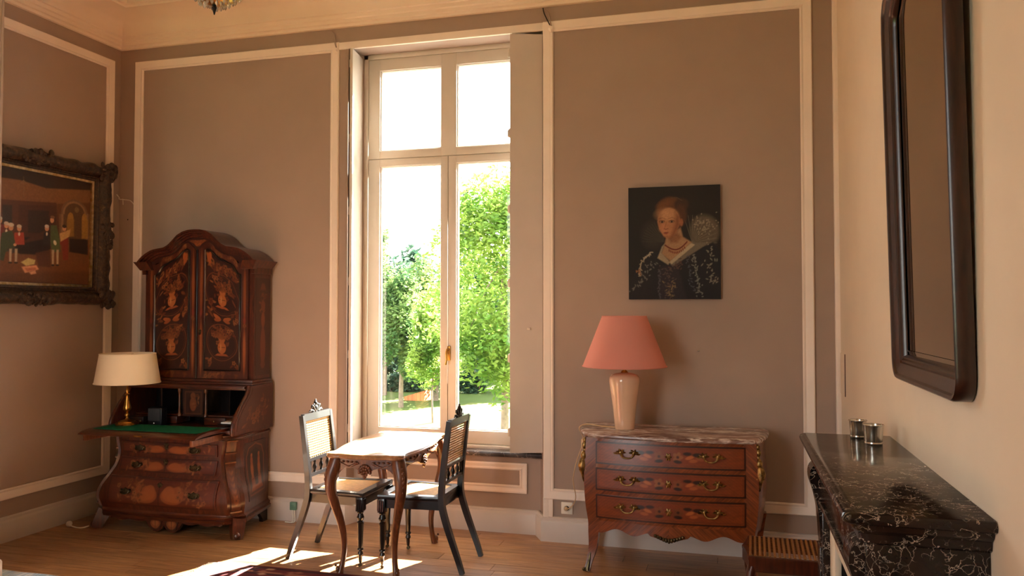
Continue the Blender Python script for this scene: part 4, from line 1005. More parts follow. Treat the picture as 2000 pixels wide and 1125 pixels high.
for sx in (-1, 1):
    for sy in (-1, 1):
        prof = [(.70, .196, .382), (.66, .206, .392), (.60, .222, .408), (.52, .224, .410), (.42, .204, .390), (.30, .176, .362), (.18, .162, .348), (.09, .166, .352), (.03, .176, .362), (.0, .182, .368)]
        rad = [.042, .044, .040, .034, .028, .023, .019, .017, .019, .022]
        p = smooth_pts([(sx*a, sy*b, z) for z, a, b in prof], 4); r_ = smooth_vals(rad, 4)
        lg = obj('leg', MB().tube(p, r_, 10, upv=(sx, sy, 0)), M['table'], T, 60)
        cv = MB()
        for z, a, b, r in ((.655, .232, .418, .012), (.63, .240, .426, .011), (.605, .246, .432, .011), (.58, .248, .434, .010), (.55, .246, .432, .009), (.52, .244, .430, .008), (.49, .238, .424, .007)): cv.ball((sx*a, sy*b, z), r, (1, 1, 1.3))
        cv.ball((sx*.19, sy*.376, .03), .016, (1, 1, 1.3)); cv.ball((sx*.2, sy*.386, .055), .008)
        obj('leg_carving', cv, M['table'], lg, 60)
T.location = (-2.145, 4.80, 0); T.rotation_euler = (0, 0, math.radians(3.0))

# =================================================================== CHAIRS
def make_chair(label):
    c = thing('cane_chair', label, 'chair', (0, 0, 0), 'black cane chairs at the carved table')
    fr = [(.205, -.228), (.205, .228), (-.195, .190), (-.195, -.190)]
    inn = [(.150, -.178), (.150, .178), (-.150, .150), (-.150, -.150)]
    m = MB(); r0 = [[(a*k, b*k, z) for a, b in fr] for k, z in ((.985, .428), (1.0, .434), (1.0, .448), (.985, .456))]
    r0 += [[(a, b, .457) for a, b in inn], [(a*.99, b*.99, .446) for a, b in inn], [(a, b, .430) for a, b in inn], [(a*.985, b*.985, .428) for a, b in fr]]
    obj('seat_frame', m.rings(r0, True, False, False), M['black'], c, 40)
    cm = MB()
    for k in range(25):
        t = (k+.5)/25; x = -.15 + .30*t; hw_ = .150 + (.178-.150)*t; cm.box(x-.0042, x+.0042, -hw_, hw_, .4475, .4505)
    for k in range(29):
        t = -1 + 2*(k+.5)/29; a = Vector((-.15, t*.150, .449)); b = Vector((.15, t*.178, .449)); cm.prism([a + Vector((0, -.0042, 0)), b + Vector((0, -.0042, 0)), b + Vector((0, .0042, 0)), a + Vector((0, .0042, 0))], (0, 0, .003))
    obj('cane_seat', cm, M['cane'], c, None, label='woven cane seat')['kind'] = 'stuff'
    rails = MB(); 
    obj('front_rail', MB().box(.165, .190, -.19, .19, .368, .43, .004), M['black'], c)
    obj('rear_rail', MB().box(-.190, -.168, -.165, .165, .375, .43, .004), M['black'], c)
    for sg in (-1, 1):
        a, b = Vector((.18, sg*.207, .372)), Vector((-.19, sg*.178, .372)); n = Vector((0, -sg*.020, 0))
        obj('side_rail', MB().prism([a, b, b+n, a+n], (0, 0, .058)), M['black'], c)
        # turned, fluted front leg
        L = MB(); L.box(.156, .204, sg*.205-.024, sg*.205+.024, .345, .432, .003)
        for k in (-1, 0, 1): L.tube([(.206, sg*.205 + k*.013, .355), (.206, sg*.205 + k*.013, .42)], .005, 6)
        for k in (-1, 0, 1): L.tube([(.18 + k*.013, sg*.231, .355), (.18 + k*.013, sg*.231, .42)], .005, 6)
        L.lathe([(.015, .346), (.022, .338), (.015, .330), (.019, .318), (.024, .305), (.019, .292), (.013, .284), (.022, .276), (.022, .268), (.0195, .262), (.0175, .20), (.0155, .13), (.014, .118), (.019, .112), (.019, .104), (.012, .098), (.017, .084), (.018, .078), (.011, .068), (.0115, .05), (.009, .028), (.006, .022)], (.18, sg*.205, 0), 16)
        lg = obj('front_leg', L, M['black'], c, 40)
        obj('caster', MB().tube([(.178, sg*.205 - .007, .011), (.178, sg*.205 + .007, .011)], .011, 12), M['dark_bronze'], lg, 40)
        # sabre rear leg and back post in one piece
        p = smooth_pts([(-.338, sg*.186, 0), (-.315, sg*.186, .07), (-.278, sg*.184, .17), (-.238, sg*.182, .28), (-.208, sg*.180, .38), (-.200, sg*.178, .45), (-.206, sg*.178, .56), (-.226, sg*.178, .74), (-.250, sg*.178, .918)], 4)
        obj('back_post', MB().tube(p, [interp(i/(len(p)-1), [0, .4, .6, 1], [.0135, .018, .018, .0145]) for i in range(len(p))], sq=True, upv=(1, 0, 0)), M['black'], c, 50)
    bx = lambda z: interp(z, [.45, .56, .74, .918], [-.200, -.206, -.226, -.250])
    def rail(n_, z0, z1, th=.012): 
        return obj(n_, MB().prism([(bx(z0)-th, -.170, z0), (bx(z0)+th, -.170, z0), (bx(z1)+th, -.170, z1), (bx(z1)-th, -.170, z1)], (0, .340, 0)), M['black'], c)
    rail('top_rail', .880, .925, .013); rail('cane_rail', .622, .642); rail('lower_rail', .525, .545)
    for k in range(3):
        y_ = -.085 + .085*k
        obj('spindle', MB().lathe([(.006, .545), (.010, .550), (.007, .558), (.014, .575), (.012, .588), (.006, .602), (.010, .612), (.007, .624)], (bx(.585), y_, 0), 12), M['black'], c, 50)
    for y_ in (-.142, .142): obj('half_spindle', MB().lathe([(.006, .545), (.011, .565), (.008, .59), (.009, .624)], (bx(.585), y_, 0), 10), M['black'], c, 50)
    cm = MB()
    for k in range(15):
        z = .646 + .232*(k+.5)/15; x = bx(z); cm.box(x-.0012, x+.0012, -.163, .163, z-.0042, z+.0042)
    for k in range(12):
        y_ = -.163 + .326*(k+.5)/12; cm.prism([(bx(.642)-.001, y_-.0011, .642), (bx(.642)-.001, y_+.0011, .642), (bx(.642)+.001, y_+.0011, .642), (bx(.642)+.001, y_-.0011, .642)], (bx(.88)-bx(.642), 0, .238))
    obj('cane_back', cm, M['cane'], c, None, label='woven cane back')['kind'] = 'stuff'
    cr = MB(); X0 = bx(.925)
    cr.ball((X0, 0, .945), .022, (.6, 1.1, 1.2)); cr.ball((X0 - .003, 0, .978), .017, (.7, 1, 1.2)); cr.ball((X0-.003, 0, .998), .010, (.7, 1, 1))
    for sg in (-1, 1):
        cr.tube(smooth_pts([(X0, sg*.015, .93), (X0, sg*.035, .955), (X0, sg*.048, .968), (X0, sg*.055, .952)], 4), [.012 - .0006*i for i in range(13)], 7)
        cr.tube(smooth_pts([(X0, sg*.03, .928), (X0, sg*.065, .940), (X0, sg*.085, .930)], 4), [.010]*3 + [.007]*3 + [.004]*3, 7)
        cr.ball((X0, sg*.024, .966), .010, (.7, 1, 1.4))
    obj('carved_crest', cr, M['black'], c, 60); return c
ch = make_chair('black cane-back chair beside the bureau, its sunlit cane back towards the cabinet')
ch2 = copy_tree(ch); ch2['label'] = 'black cane-back chair with its back towards the commode'
ch.location = (-2.428, 4.785, 0); ch2.location = (-1.923, 4.792, 0); ch2.rotation_euler = (0, 0, PI)

# =================================================================== STOOL
Q = thing('cane_stool', 'low stool with a striped cane seat and shaped dark frame beside the mantel', 'stool', (.28, 4.42, 0))
so = [(.040, 4.435), (.058, 4.36), (.070, 4.235), (.50, 4.235), (.512, 4.36), (.53, 4.435), (.512, 4.51), (.50, 4.625), (.075, 4.625), (.058, 4.51)]
sc_ = lambda k, z: [(.285 + (a-.285)*k, 4.43 + (b-4.43)*k, z) for a, b in so]
obj('seat_frame', MB().rings([sc_(.96, .275), sc_(.99, .28), sc_(.99, .335), sc_(1.0, .340), sc_(1.0, .352), sc_(.97, .356), sc_(.90, .354), sc_(.90, .275)], True, False, False), M['mahog'], Q, 40)
cm = MB()
for k in range(18):
    x = .072 + .43*(k+.5)/18; cm.tube([(x - .004, 4.25, .353), (x, 4.43, .3545), (x + .004, 4.61, .353)], .0072, 6)
for k in range(16):
    y_ = 4.25 + .36*(k+.5)/16; cm.box(.065, .505, y_-.0022, y_+.0022, .349, .351)
obj('cane_seat', cm, M['cane_dark'], Q, None, label='aged woven cane seat')['kind'] = 'stuff'
for a, b in ((.09, 4.26), (.48, 4.26), (.48, 4.6), (.09, 4.6)):
    sx, sy = (1 if a > .28 else -1), (1 if b > 4.43 else -1)
    p = smooth_pts([(a, b, .30), (a + sx*.014, b + sy*.01, .22), (a + sx*.004, b + sy*.004, .1), (a + sx*.012, b + sy*.012, 0)], 4)
    obj('leg', MB().tube(p, [interp(i/12, [0, .4, .8, 1], [.026, .022, .013, .016]) for i in range(13)], 8), M['mahog'], Q, 60)

# =================================================================== MANTEL, CUPS, MIRROR
mz = 1.05
N = thing('fireplace_mantel', 'black veined marble fireplace mantel against the cream chimney wall', 'mantel', (.5, 3.07, 0))
def rr_plan(x0, x1, y0, y1, r):
    out = [(x1, y0), (x1, y1)]
    for cx_, cy_, a0 in ((x0 + r, y1 - r, PI/2), (x0 + r, y0 + r, PI)):
        for k in range(6): a = a0 + PI/2*k/5; out.append((cx_ + r*math.cos(a), cy_ + r*math.sin(a)))
    return out
def plan_l(x0, y0, y1, z, r=.03): return [(a, b, z) for a, b in rr_plan(x0, XR - .001, y0, y1, r)]
obj('shelf', MB().rings([plan_l(.300, 2.350, 3.800, mz-.034), plan_l(.288, 2.338, 3.812, mz-.028), plan_l(.284, 2.334, 3.816, mz-.016), plan_l(.288, 2.338, 3.812, mz-.005), plan_l(.296, 2.346, 3.804, mz)]), M['marble_black'], N, 40)
obj('bed_moulding', MB().rings([plan_l(.345, 2.395, 3.755, .955), plan_l(.335, 2.385, 3.765, .962), plan_l(.332, 2.382, 3.768, .985), plan_l(.315, 2.365, 3.785, 1.0), plan_l(.308, 2.358, 3.792, 1.016)]), M['marble_black'], N, 40)
obj('frieze', MB().box(.352, XR-.001, 2.40, 3.75, .80, .955, .004), M['marble_black'], N)
obj('frieze_bead', MB().tube([(.348, 2.58, .800), (.348, 3.57, .800)], .010, 8), M['marble_black'], N, 60)
for (a, b) in ((2.40, 2.58), (3.57, 3.75)):
    jb = obj('jamb', MB().box(.356, XR-.001, a, b, .10, .80, .004), M['marble_black'], N)
    obj('plinth_block', MB().box(.335, XR-.001, a-.015, b+.015, 0, .10, .005), M['marble_black'], jb)
    pr = smooth_pts([(.35, 0, .955), (.318, 0, .93), (.312, 0, .88), (.330, 0, .82), (.345, 0, .74), (.352, 0, .62)], 4)
    m = MB(); m.rings([[(p.x, a+.03, p.z), (p.x, b-.03, p.z), (.40, b-.03, p.z), (.40, a+.03, p.z)] for p in pr]); obj('scroll_bracket', m, M['marble_black'], jb, 40)
    obj('jamb_panel', MB().box(.349, .36, a+.035, b-.035, .16, .60, .004), M['marble_black'], jb)
M['slip'] = plain('cream_slips', srgb(232, 218, 194), .4, amt=.04)
obj('inner_slip', MB().box(.385, .41, 2.58, 2.74, 0, .80, .003).box(.385, .41, 3.41, 3.57, 0, .80, .003).box(.385, .41, 2.74, 3.41, .66, .80, .003), M['slip'], N, label='cream slip around the fire opening')
obj('firebox', MB().box(.62, XR-.001, 2.74, 3.41, 0, .66).box(.41, .62, 2.72, 2.74, 0, .66).box(.41, .62, 3.41, 3.43, 0, .66), M['iron'], N)
CL = ['shiny silver beaker standing nearer the mantel front edge, overlapped by another beaker', 'shiny silver beaker in front of the other one on the mantel']
for i, (px, py, hgt) in enumerate(((1688, 858, .074), (1714, 866, .079))):
    p = onz(px, py - 3, mz); r = .031 if i == 0 else .034
    if i == 0: p = Vector((.520, 3.73, mz))
    else: p = Vector((.555, 3.56, mz))
    cu = thing('silver_beaker', ['shiny silver beaker half hidden behind its twin on the mantel', 'shiny silver beaker standing in front of its twin on the mantel'][i], 'beaker', (p.x, p.y, mz), 'silver beakers on the mantel')
    obj('cup', MB().lathe([(.004, .001), (r-.004, .001), (r-.001, .004), (r, .012), (r*1.06, hgt*.5), (r*1.13, hgt*.92), (r*1.19, hgt), (r*1.16, hgt), (r*1.09, hgt*.9), (r*1.0, hgt*.5), (r*.94, .014), (.004, .010)], tuple(p), 36), M['silver'], cu, 50)
    obj('rim', MB().tube([(p.x + r*1.18*math.cos(a*PI/18), p.y + r*1.18*math.sin(a*PI/18), mz + hgt) for a in range(37)], .0022, 6, caps=False), M['silver'], cu, 60)
    obj('base_band', MB().lathe([(r*1.0, .0), (r*1.03, .002), (r*1.03, .006), (r*1.0, .010)], tuple(p), 36), M['silver'], cu, 50)
# mirror: shaped top, rounded lower corners, thick moulded frame leaning a touch forward
R_ = thing('wall_mirror', 'tall wall mirror in a dark moulded wood frame with shaped top above the mantel', 'mirror', (.655, 2.955, 1.34))
y0, y1, z0, z1 = 2.488, 3.425, 1.335, 2.75
pts = []
for cx_, cy_, a0 in ((y1-.075, z0+.075, -PI/2), ):
    for k in range(7): a = a0 + PI/2*k/6; pts.append((cx_ + .075*math.cos(a), cy_ + .075*math.sin(a)))
pts += [(y1, z0 + .5), (y1, z0 + 1.0), (y1, z1 - .05), (y1 - .008, z1 + .01), (y1 - .04, z1 + .055), (y1 - .085, z1 + .085), (y1 - .11, z1 + .12), (y1 - .15, z1 + .17), (y1 - .25, z1 + .215), ((y0+y1)/2, z1 + .235)]
pts += [(y0 + y1 - a, b) for a, b in pts[-2:6:-1]]
for k in range(7): a = PI + PI/2*k/6; pts.append((y0 + .075 + .075*math.cos(a), z0 + .075 + .075*math.sin(a)))
P2 = [Vector(p) for p in pts]; nr = []
for i in range(len(P2)):
    t0 = (P2[i] - P2[i-1]).normalized(); t1 = (P2[(i+1) % len(P2)] - P2[i]).normalized(); n0 = Vector((t0.y, -t0.x)); n1 = Vector((t1.y, -t1.x)); s_ = (n0+n1)/max(.4, 1+n0.dot(n1)); nr.append((s_.x, s_.y))
lean = lambda b: .028*(b - z0)/1.5
mp_ = [(0, .002), (0, .046), (-.006, .054), (-.016, .052), (-.022, .044), (-.030, .044), (-.052, .036), (-.062, .036), (-.066, .030), (-.074, .032), (-.080, .026), (-.086, .028), (-.094, .016), (-.094, .010)]
obj('frame', ring_frame(MB(), pts, nr, mp_, lambda a, b, h: (XR - .002 - h - lean(b), a, b)), M['mirror_frame'], R_, 40)
ins = [(p[0] - n[0]*.092, p[1] - n[1]*.092) for p, n in zip(pts, nr)]
obj('backing', MB().prism([(XR - .003 - lean(b), a, b) for a, b in [(p[0] - n[0]*.01, p[1] - n[1]*.01) for p, n in zip(pts, nr)]], (-.004, 0, 0)), M['ebonized'], R_, None)
obj('mirror_glass', MB().prism([(XR - .010 - lean(b), a, b) for a, b in ins], (-.003, 0, 0)), M['mirror'], R_, None, label='old mirror glass')
bv = [(p[0] - n[0]*.112, p[1] - n[1]*.112) for p, n in zip(pts, nr)]
obj('bevel', MB().rings([[(XR - .0135 - lean(b), a, b) for a, b in ins], [(XR - .0165 - lean(b), a, b) for a, b in bv]], True, False, False), M['mirror'], R_, None)

# =================================================================== PICTURES
PW_, PH_ = .604, .756; pu = lambda x: (x - 127)/808*PW_; pv = lambda y: (1 - (y - 78)/980)*PH_
pc = Pic(PW_, PH_, 220, 276, (17, 15, 15))
pc.ell(PW_*.7, PH_*.8, .3, .3, (32, 24, 20), soft=.3, al=.8)
rr = random.Random(3)
def PL(pts, c, soft=None, al=1): pc.poly([(pu(a), pv(b)) for a, b in pts], c, soft, al)
def PE(x, y, rx, ry, c, rot=0, soft=.006, al=1): pc.ell(pu(x), pv(y), rx/808*PW_, ry/980*PH_, c, rot, soft, al)
PE(345, 500, 95, 110, (66, 60, 52), soft=.05, al=.7); PE(800, 470, 125, 135, (112, 102, 84), .3, .03, .95)
for k in range(26):
    a = -.3 + 2.2*k/25; pc.line([(pu(690), pv(570)), (pu(690 + 215*math.cos(a)), pv(570 - 235*math.sin(a)))], .0022, (156, 146, 124) if k % 2 else (70, 62, 52), .004, .6)
    a = 1.4 + 1.7*k/25; pc.line([(pu(440), pv(560)), (pu(440 + 190*math.cos(a)), pv(560 - 190*math.sin(a)))], .002, (96, 90, 78) if k % 2 else (40, 36, 32), .004, .5)
for k in range(60): PE(800 + rr.gauss(0, 55), 425 + rr.gauss(0, 45), 7, 5, (176, 164, 138), rr.uniform(0, 3), .003, .7)
PL([(130, 1060), (150, 900), (230, 720), (330, 640), (430, 650), (500, 770), (700, 650), (870, 570), (925, 640), (940, 1060)], (15, 17, 27), .012)
PL([(400, 780), (560, 760), (640, 1060), (400, 1060)], (40, 34, 44), .02)
PE(500, 278, 122, 108, (112, 66, 32), 0, .02); PE(450, 235, 60, 30, (140, 88, 44), .3, .03, .7); PE(600, 240, 62, 56, (72, 42, 22), 0, .015); PE(590, 330, 55, 90, (92, 54, 28), 0, .02); pc.line([(pu(505), pv(178)), (pu(560), pv(178)), (pu(605), pv(205))], .004, (110, 80, 56))
PL([(470, 500), (590, 440), (610, 520), (690, 570), (500, 730), (420, 660), (450, 575)], (190, 148, 106), .012)
PE(487, 375, 98, 110, (206, 146, 98), 0, .01); PL([(388, 380), (404, 450), (436, 505), (468, 530), (500, 528), (545, 490), (580, 420), (585, 360)], (204, 142, 96), .008); PE(462, 322, 70, 42, (226, 172, 122), 0, .05, .8); PL([(545, 300), (590, 340), (585, 430), (545, 492), (500, 528), (520, 470), (540, 400)], (128, 74, 44), .03, .75); PE(440, 440, 34, 30, (222, 150, 106), 0, .03, .6); PE(408, 360, 14, 60, (160, 104, 66), 0, .02, .6); PE(597, 395, 16, 32, (178, 112, 72), 0, .006); PL([(480, 528), (560, 480), (600, 520), (560, 570), (500, 570)], (140, 88, 56), .02, .7)
for ex in (427, 512):
    PE(ex, 385, 26, 13, (150, 96, 62), 0, .006, .8); PE(ex, 386, 17, 7, (168, 138, 108), 0, .003); PE(ex+1, 386, 8.5, 8.5, (44, 28, 20), 0, .002); pc.line([(pu(ex-24), pv(379)), (pu(ex), pv(373)), (pu(ex+24), pv(380))], .0026, (84, 48, 28)); pc.line([(pu(ex-28), pv(358)), (pu(ex+4), pv(350)), (pu(ex+30), pv(360))], .003, (132, 80, 46), .004, .8)
pc.line([(pu(466), pv(385)), (pu(456), pv(425)), (pu(452), pv(440))], .004, (150, 92, 58), .006, .7); pc.line([(pu(445), pv(446)), (pu(462), pv(451)), (pu(480), pv(445))], .004, (128, 70, 46))
PE(462, 480, 22, 5, (132, 62, 46), .05, .003); PE(462, 488, 17, 6, (168, 88, 66), .05, .003); PE(466, 515, 22, 8, (168, 108, 72), 0, .01, .6)
PL([(690, 570), (830, 580), (520, 775), (490, 745)], (128, 118, 100), .008); PL([(680, 575), (715, 590), (510, 755), (490, 735)], (204, 188, 154), .006); PL([(450, 575), (425, 600), (385, 700), (480, 760), (495, 735), (420, 655)], (178, 164, 134), .008)
for k in range(26):
    t = k/25; x = 455 + 190*t; y_ = 590 + 62*math.sin(t*PI*.9) - 45*t; PE(x, y_, 6, 7, (122, 44, 30), 0, .002)
    if k % 2 == 0 and 3 < k < 24: PE(x + 3, y_ + 26, 5, 12, (132, 52, 34), .2, .002)
def dashes(p, q, n, sp, c, L=14):
    for k in range(n):
        t = (k + rr.random()*.5)/n; x = p[0] + (q[0]-p[0])*t + rr.gauss(0, sp); y_ = p[1] + (q[1]-p[1])*t + rr.gauss(0, sp*.4); PE(x, y_, L*rr.uniform(.5, 1.1), 5, c, rr.uniform(0, 3.1), .003, .85)
dashes((335, 645), (255, 715), 12, 6, (206, 196, 168)); dashes((255, 715), (215, 860), 16, 8, (190, 176, 146)); dashes((370, 730), (160, 990), 34, 24, (124, 122, 116)); dashes((700, 680), (760, 1040), 44, 15, (140, 142, 132)); dashes((850, 600), (850, 900), 30, 26, (150, 148, 130)); dashes((880, 880), (860, 930), 10, 20, (150, 146, 130)); dashes((640, 680), (690, 1000), 20, 10, (84, 88, 98)); dashes((470, 770), (490, 1050), 60, 38, (98, 76, 72)); dashes((500, 900), (500, 1040), 20, 26, (150, 126, 86)); dashes((600, 730), (540, 800), 20, 28, (96, 66, 58)); dashes((400, 800), (398, 1050), 24, 6, (92, 84, 92)); dashes((220, 800), (225, 840), 8, 10, (166, 112, 70))
pc.grain(.12, 5, 2, 2)
a0 = ony(1228, 586, YB - .03); zlo = 1.672
t = thing('portrait_painting', 'unframed portrait of a red-haired lady in dark dress and lace collar above the pink lamp', 'painting', (-.375, YB - .02, zlo))
tl = math.radians(.6)
paint_obj('canvas', pc, lambda u, v: (-.674 + PW_*u, YB - .030 - .006*v, zlo + PH_*v), (0, .022, 0), painted('portrait_paint', .7, 0), t, k=.62)
obj('stretcher', MB().box(-.668, -.076, YB - .012, YB - .002, zlo + .006, zlo + PH_ - .006), M['ebonized'], t)
# ---- large picture on the left wall
LX = XL + .036; CY0, CY1, CZ0, CZ1 = 4.02, 5.085, 1.790, 2.590
LW, LH = CY1 - CY0, CZ1 - CZ0
pc = Pic(LW, LH, 250, 190, (98, 60, 34))
def L2(x, y):
    p = onx(x, y, LX + .012); return (p.y - CY0, p.z - CZ0)
def G(pts, c, soft=.008, al=1): pc.poly([L2(*p) for p in pts], c, soft, al)
def GE(x, y, rx, ry, c, rot=0, soft=.003, al=1): a, b = L2(x, y); k = 4.9/FPX; pc.ell(a, b, rx*k*1.35, ry*k, c, rot, soft, al)
G([(-120, 260), (180, 330), (180, 372), (90, 368), (40, 352), (-120, 330)], (48, 31, 22)); G([(-120, 330), (40, 352), (90, 368), (180, 372), (180, 396), (110, 398), (40, 392), (-120, 380)], (124, 84, 50), .01)
G([(-120, 380), (40, 392), (110, 396), (120, 480), (-120, 480)], (84, 48, 31), .008); G([(36, 400), (110, 402), (110, 470), (36, 468)], (72, 40, 27)); G([(55, 410), (96, 412), (96, 455), (55, 455)], (52, 34, 26)); G([(5, 400), (24, 400), (24, 440), (5, 440)], (50, 38, 30))
for k, c in ((30, (112, 84, 58)), (26, (140, 106, 72)), (22, (92, 66, 44))): GE(146, 418, k, k*1.15, c); G([(146-k, 418), (146+k, 418), (146+k, 470), (146-k, 470)], c)
GE(138, 428, 7, 16, (156, 116, 52)); GE(165, 430, 6, 16, (160, 120, 56)); G([(131, 428), (145, 428), (145, 462), (131, 462)], (146, 108, 48)); G([(160, 430), (172, 430), (172, 466), (160, 466)], (150, 112, 50)); GE(150, 410, 5, 7, (120, 96, 62))
G([(-120, 478), (180, 470), (180, 570), (-120, 570)], (112, 70, 38), .02); G([(-120, 535), (180, 530), (180, 570), (-120, 570)], (86, 52, 28), .03, .8)
G([(136, 466), (172, 468), (172, 498), (136, 492)], (40, 28, 22)); G([(20, 462), (98, 464), (100, 486), (84, 498), (40, 496), (26, 490)], (40, 25, 19)); G([(48, 470), (88, 450), (92, 466), (50, 474)], (74, 42, 28)); G([(70, 494), (98, 488), (100, 522), (76, 520)], (84, 46, 28))
for (x_, hy, coat, w_) in ((0, 430, (112, 40, 40), 9), (13, 440, (104, 60, 44), 7), (38, 446, (158, 62, 40), 9), (92, 446, (44, 34, 32), 6), (126, 446, (126, 42, 32), 7)):
    G([(x_-w_, hy+8), (x_+w_, hy+8), (x_+w_*1.2, hy+32), (x_-w_*1.2, hy+32)], coat, .005); GE(x_, hy, 4.2, 6.5, (198, 144, 104)); GE(x_, hy-4, 4.6, 4, (196, 180, 156) if x_ < 100 else (50, 32, 24)); GE(x_, hy+11, 1.8, 4, (214, 200, 172))
G([(4, 455), (24, 450), (30, 470), (30, 486), (12, 492), (8, 510), (-2, 506)], (62, 72, 46), .005); GE(22, 444, 4.5, 7, (200, 148, 108)); GE(22, 439, 5.5, 4.5, (200, 186, 160)); GE(30, 478, 3, 3, (200, 148, 108))
G([(14, 486), (32, 484), (36, 492), (20, 496)], (60, 50, 44))
for x_ in (21, 32): G([(x_-2, 486), (x_+3, 486), (x_+2, 511), (x_-2, 511)], (176, 158, 130)); GE(x_, 513, 4, 2, (34, 24, 20))
G([(99, 440), (111, 440), (117, 468), (119, 492), (102, 492), (99, 470)], (78, 92, 54), .005); GE(102, 430, 4, 6.5, (200, 146, 104)); GE(103, 424, 4.6, 3.6, (120, 84, 54)); GE(108, 474, 3, 6, (212, 206, 180), .5)
for x_ in (104, 113): G([(x_-2.2, 488), (x_+2.6, 488), (x_+2, 516), (x_-1.6, 516)], (180, 158, 124)); GE(x_, 518, 3.6, 2, (34, 24, 20))
G([(117, 456), (138, 448), (136, 462), (119, 472)], (196, 158, 100)); G([(121, 474), (134, 472), (134, 508), (124, 508)], (122, 44, 32), .005)
G([(42, 512), (56, 504), (70, 508), (68, 516), (52, 519)], (196, 178, 108)); G([(43, 521), (72, 518), (77, 526), (50, 533)], (208, 146, 104)); G([(50, 524), (70, 522), (72, 527), (54, 530)], (176, 104, 70)); G([(58, 532), (70, 528), (72, 534), (62, 536)], (206, 152, 112))
for k in range(9):
    a = k*.7; pc.line([L2(46, 352), L2(46 + 13*math.cos(a), 366 + 9*math.sin(a))], .003, (128, 100, 66), .004, .6)
pc.line([L2(46, 345), L2(46, 384)], .004, (134, 106, 70), .004, .7)
pc.grain(.14, 9, 2, 2)
t = thing('framed_painting', 'large painting of gentlemen making music in a wide dark carved frame', 'painting', (XL, (CY0+CY1)/2, CZ0 - .15))
tilt = lambda z: .010*(z - CZ0)
paint_obj('canvas', pc, lambda u, v: (LX + .006 + tilt(CZ0 + LH*v), CY0 + LW*u, CZ0 + LH*v), (-.02, 0, 0), painted('genre_paint', .5, .1), t, k=1.05)
p, n = rect_path(CY0, CY1, CZ0, CZ1)
obj('liner', ring_frame(MB(), p, n, [(-.004, .006), (-.002, .020), (.014, .024), (.020, .014)], lambda a, b, h: (LX + h + tilt(b), a, b)), M['gilt'], t, 40, label='narrow gilt liner')
fpz = [(.016, .008), (.022, .026), (.040, .030), (.046, .022), (.060, .030), (.068, .026), (.082, .044), (.10, .058), (.125, .066), (.15, .062), (.170, .048), (.186, .026), (.192, .0), (.19, -.030)]
PP, NN = sub_path(p, n, 46)
rs = []; rj = random.Random(12); jit = [rj.uniform(-1, 1) for _ in PP]
jit = [(jit[i-1] + 2*jit[i] + jit[(i+1) % len(jit)])/4 for i in range(len(jit))]
for d, h in fpz:
    k_ = 0 if d < .075 else (d - .075)/.12
    rs.append([(LX + h*(1 + .22*jit[i]*k_) + tilt(b[1]), b[0] + nn[0]*(d*.98 + .012*jit[i]*k_), b[1] + nn[1]*(d*.78 + .012*jit[i]*k_)) for i, (b, nn) in enumerate(zip(PP, NN))])
obj('frame', MB().rings(rs, True, False, False), M['frame_dark'], t, 50)
def ornament(cy, cz, ay, az, n_, seed):
    r_ = random.Random(seed); m = MB()
    for k in range(n_):
        u, v = r_.uniform(-1, 1), r_.uniform(-1, 1); s = r_.uniform(.010, .022)
        m.ball((LX + .052 + r_.uniform(-.012, .014), cy + u*ay, cz + v*az), s, (.8, r_.uniform(.8, 1.7), r_.uniform(.8, 1.7)), 7, 5)
    for k in range(n_//4):
        a0 = r_.uniform(0, 6.28); yy, z_ = cy + r_.uniform(-.7, .7)*ay, cz + r_.uniform(-.7, .7)*az; R0 = .03
        m.tube([(LX + .062, yy + R0*(1-q/12)*math.cos(a0 + q*.55), z_ + R0*(1-q/12)*math.sin(a0 + q*.55)) for q in range(11)], [.007]*8 + [.006, .005, .004], 5)
    return m
fy, fz = .13, .10
for cy, cz in ((CY0-fy, CZ0-fz), (CY1+fy, CZ0-fz), (CY0-fy, CZ1+fz), (CY1+fy, CZ1+fz)): obj('corner_ornament', ornament(cy, cz, .075, .062, 34, int(cy*100+cz*10)), M['frame_dark'], t, 60)
for cz in (CZ0-fz-.01, CZ1+fz+.01): obj('rail_ornament', ornament((CY0+CY1)/2, cz, .13, .036, 36, int(cz*77)), M['frame_dark'], t, 60)
for cy in (CY0-fy-.012, CY1+fy+.012): obj('stile_ornament', ornament(cy, (CZ0+CZ1)/2, .045, .10, 30, int(cy*55)), M['frame_dark'], t, 60)

# =================================================================== CHANDELIER
HX, HY = ony(418.5, 29, 3.0).x, 3.0; HZ = ony(418.5, 29, 3.0).z
t = thing('chandelier', 'brass basket chandelier hung with clear crystal drops and a dark finial', 'chandelier', (HX, HY, ZC))
obj('finial', MB().lathe([(.002, 0), (.005, .010), (.010, .026), (.012, .032), (.008, .038), (.010, .043), (.006, .048)], (HX, HY, HZ), 14), M['iron'], t, 50)
obj('basket', MB().lathe([(.008, .044), (.030, .048), (.060, .058), (.10, .085), (.13, .12), (.14, .16), (.146, .17), (.135, .17), (.12, .12), (.09, .09), (.03, .06)], (HX, HY, HZ), 28, lobes=14, amp=.05), M['brass'], t, 50)
obj('stem', MB().lathe([(.010, .08), (.012, .24), (.03, .30), (.014, .36), (.02, .44), (.008, .50), (.006, ZC - HZ - .03), (.06, ZC - HZ - .02), (.065, ZC - HZ - .001)], (HX, HY, HZ), 14), M['brass'], t, 50)
gl = NT('crystal'); gl.set(col=(.95, .94, .9, 1), rough=.04, spec=.9); gl.b.inputs['Transmission Weight'].default_value = .7; gl.b.inputs['IOR'].default_value = 1.5
dm = MB().lathe([(.001, -.013), (.007, -.004), (.0075, .002), (.004, .010), (.001, .014)], (0, 0, 0), 7).mesh('crystal_drop', None); dm.materials.append(gl.m)
rj = random.Random(2)
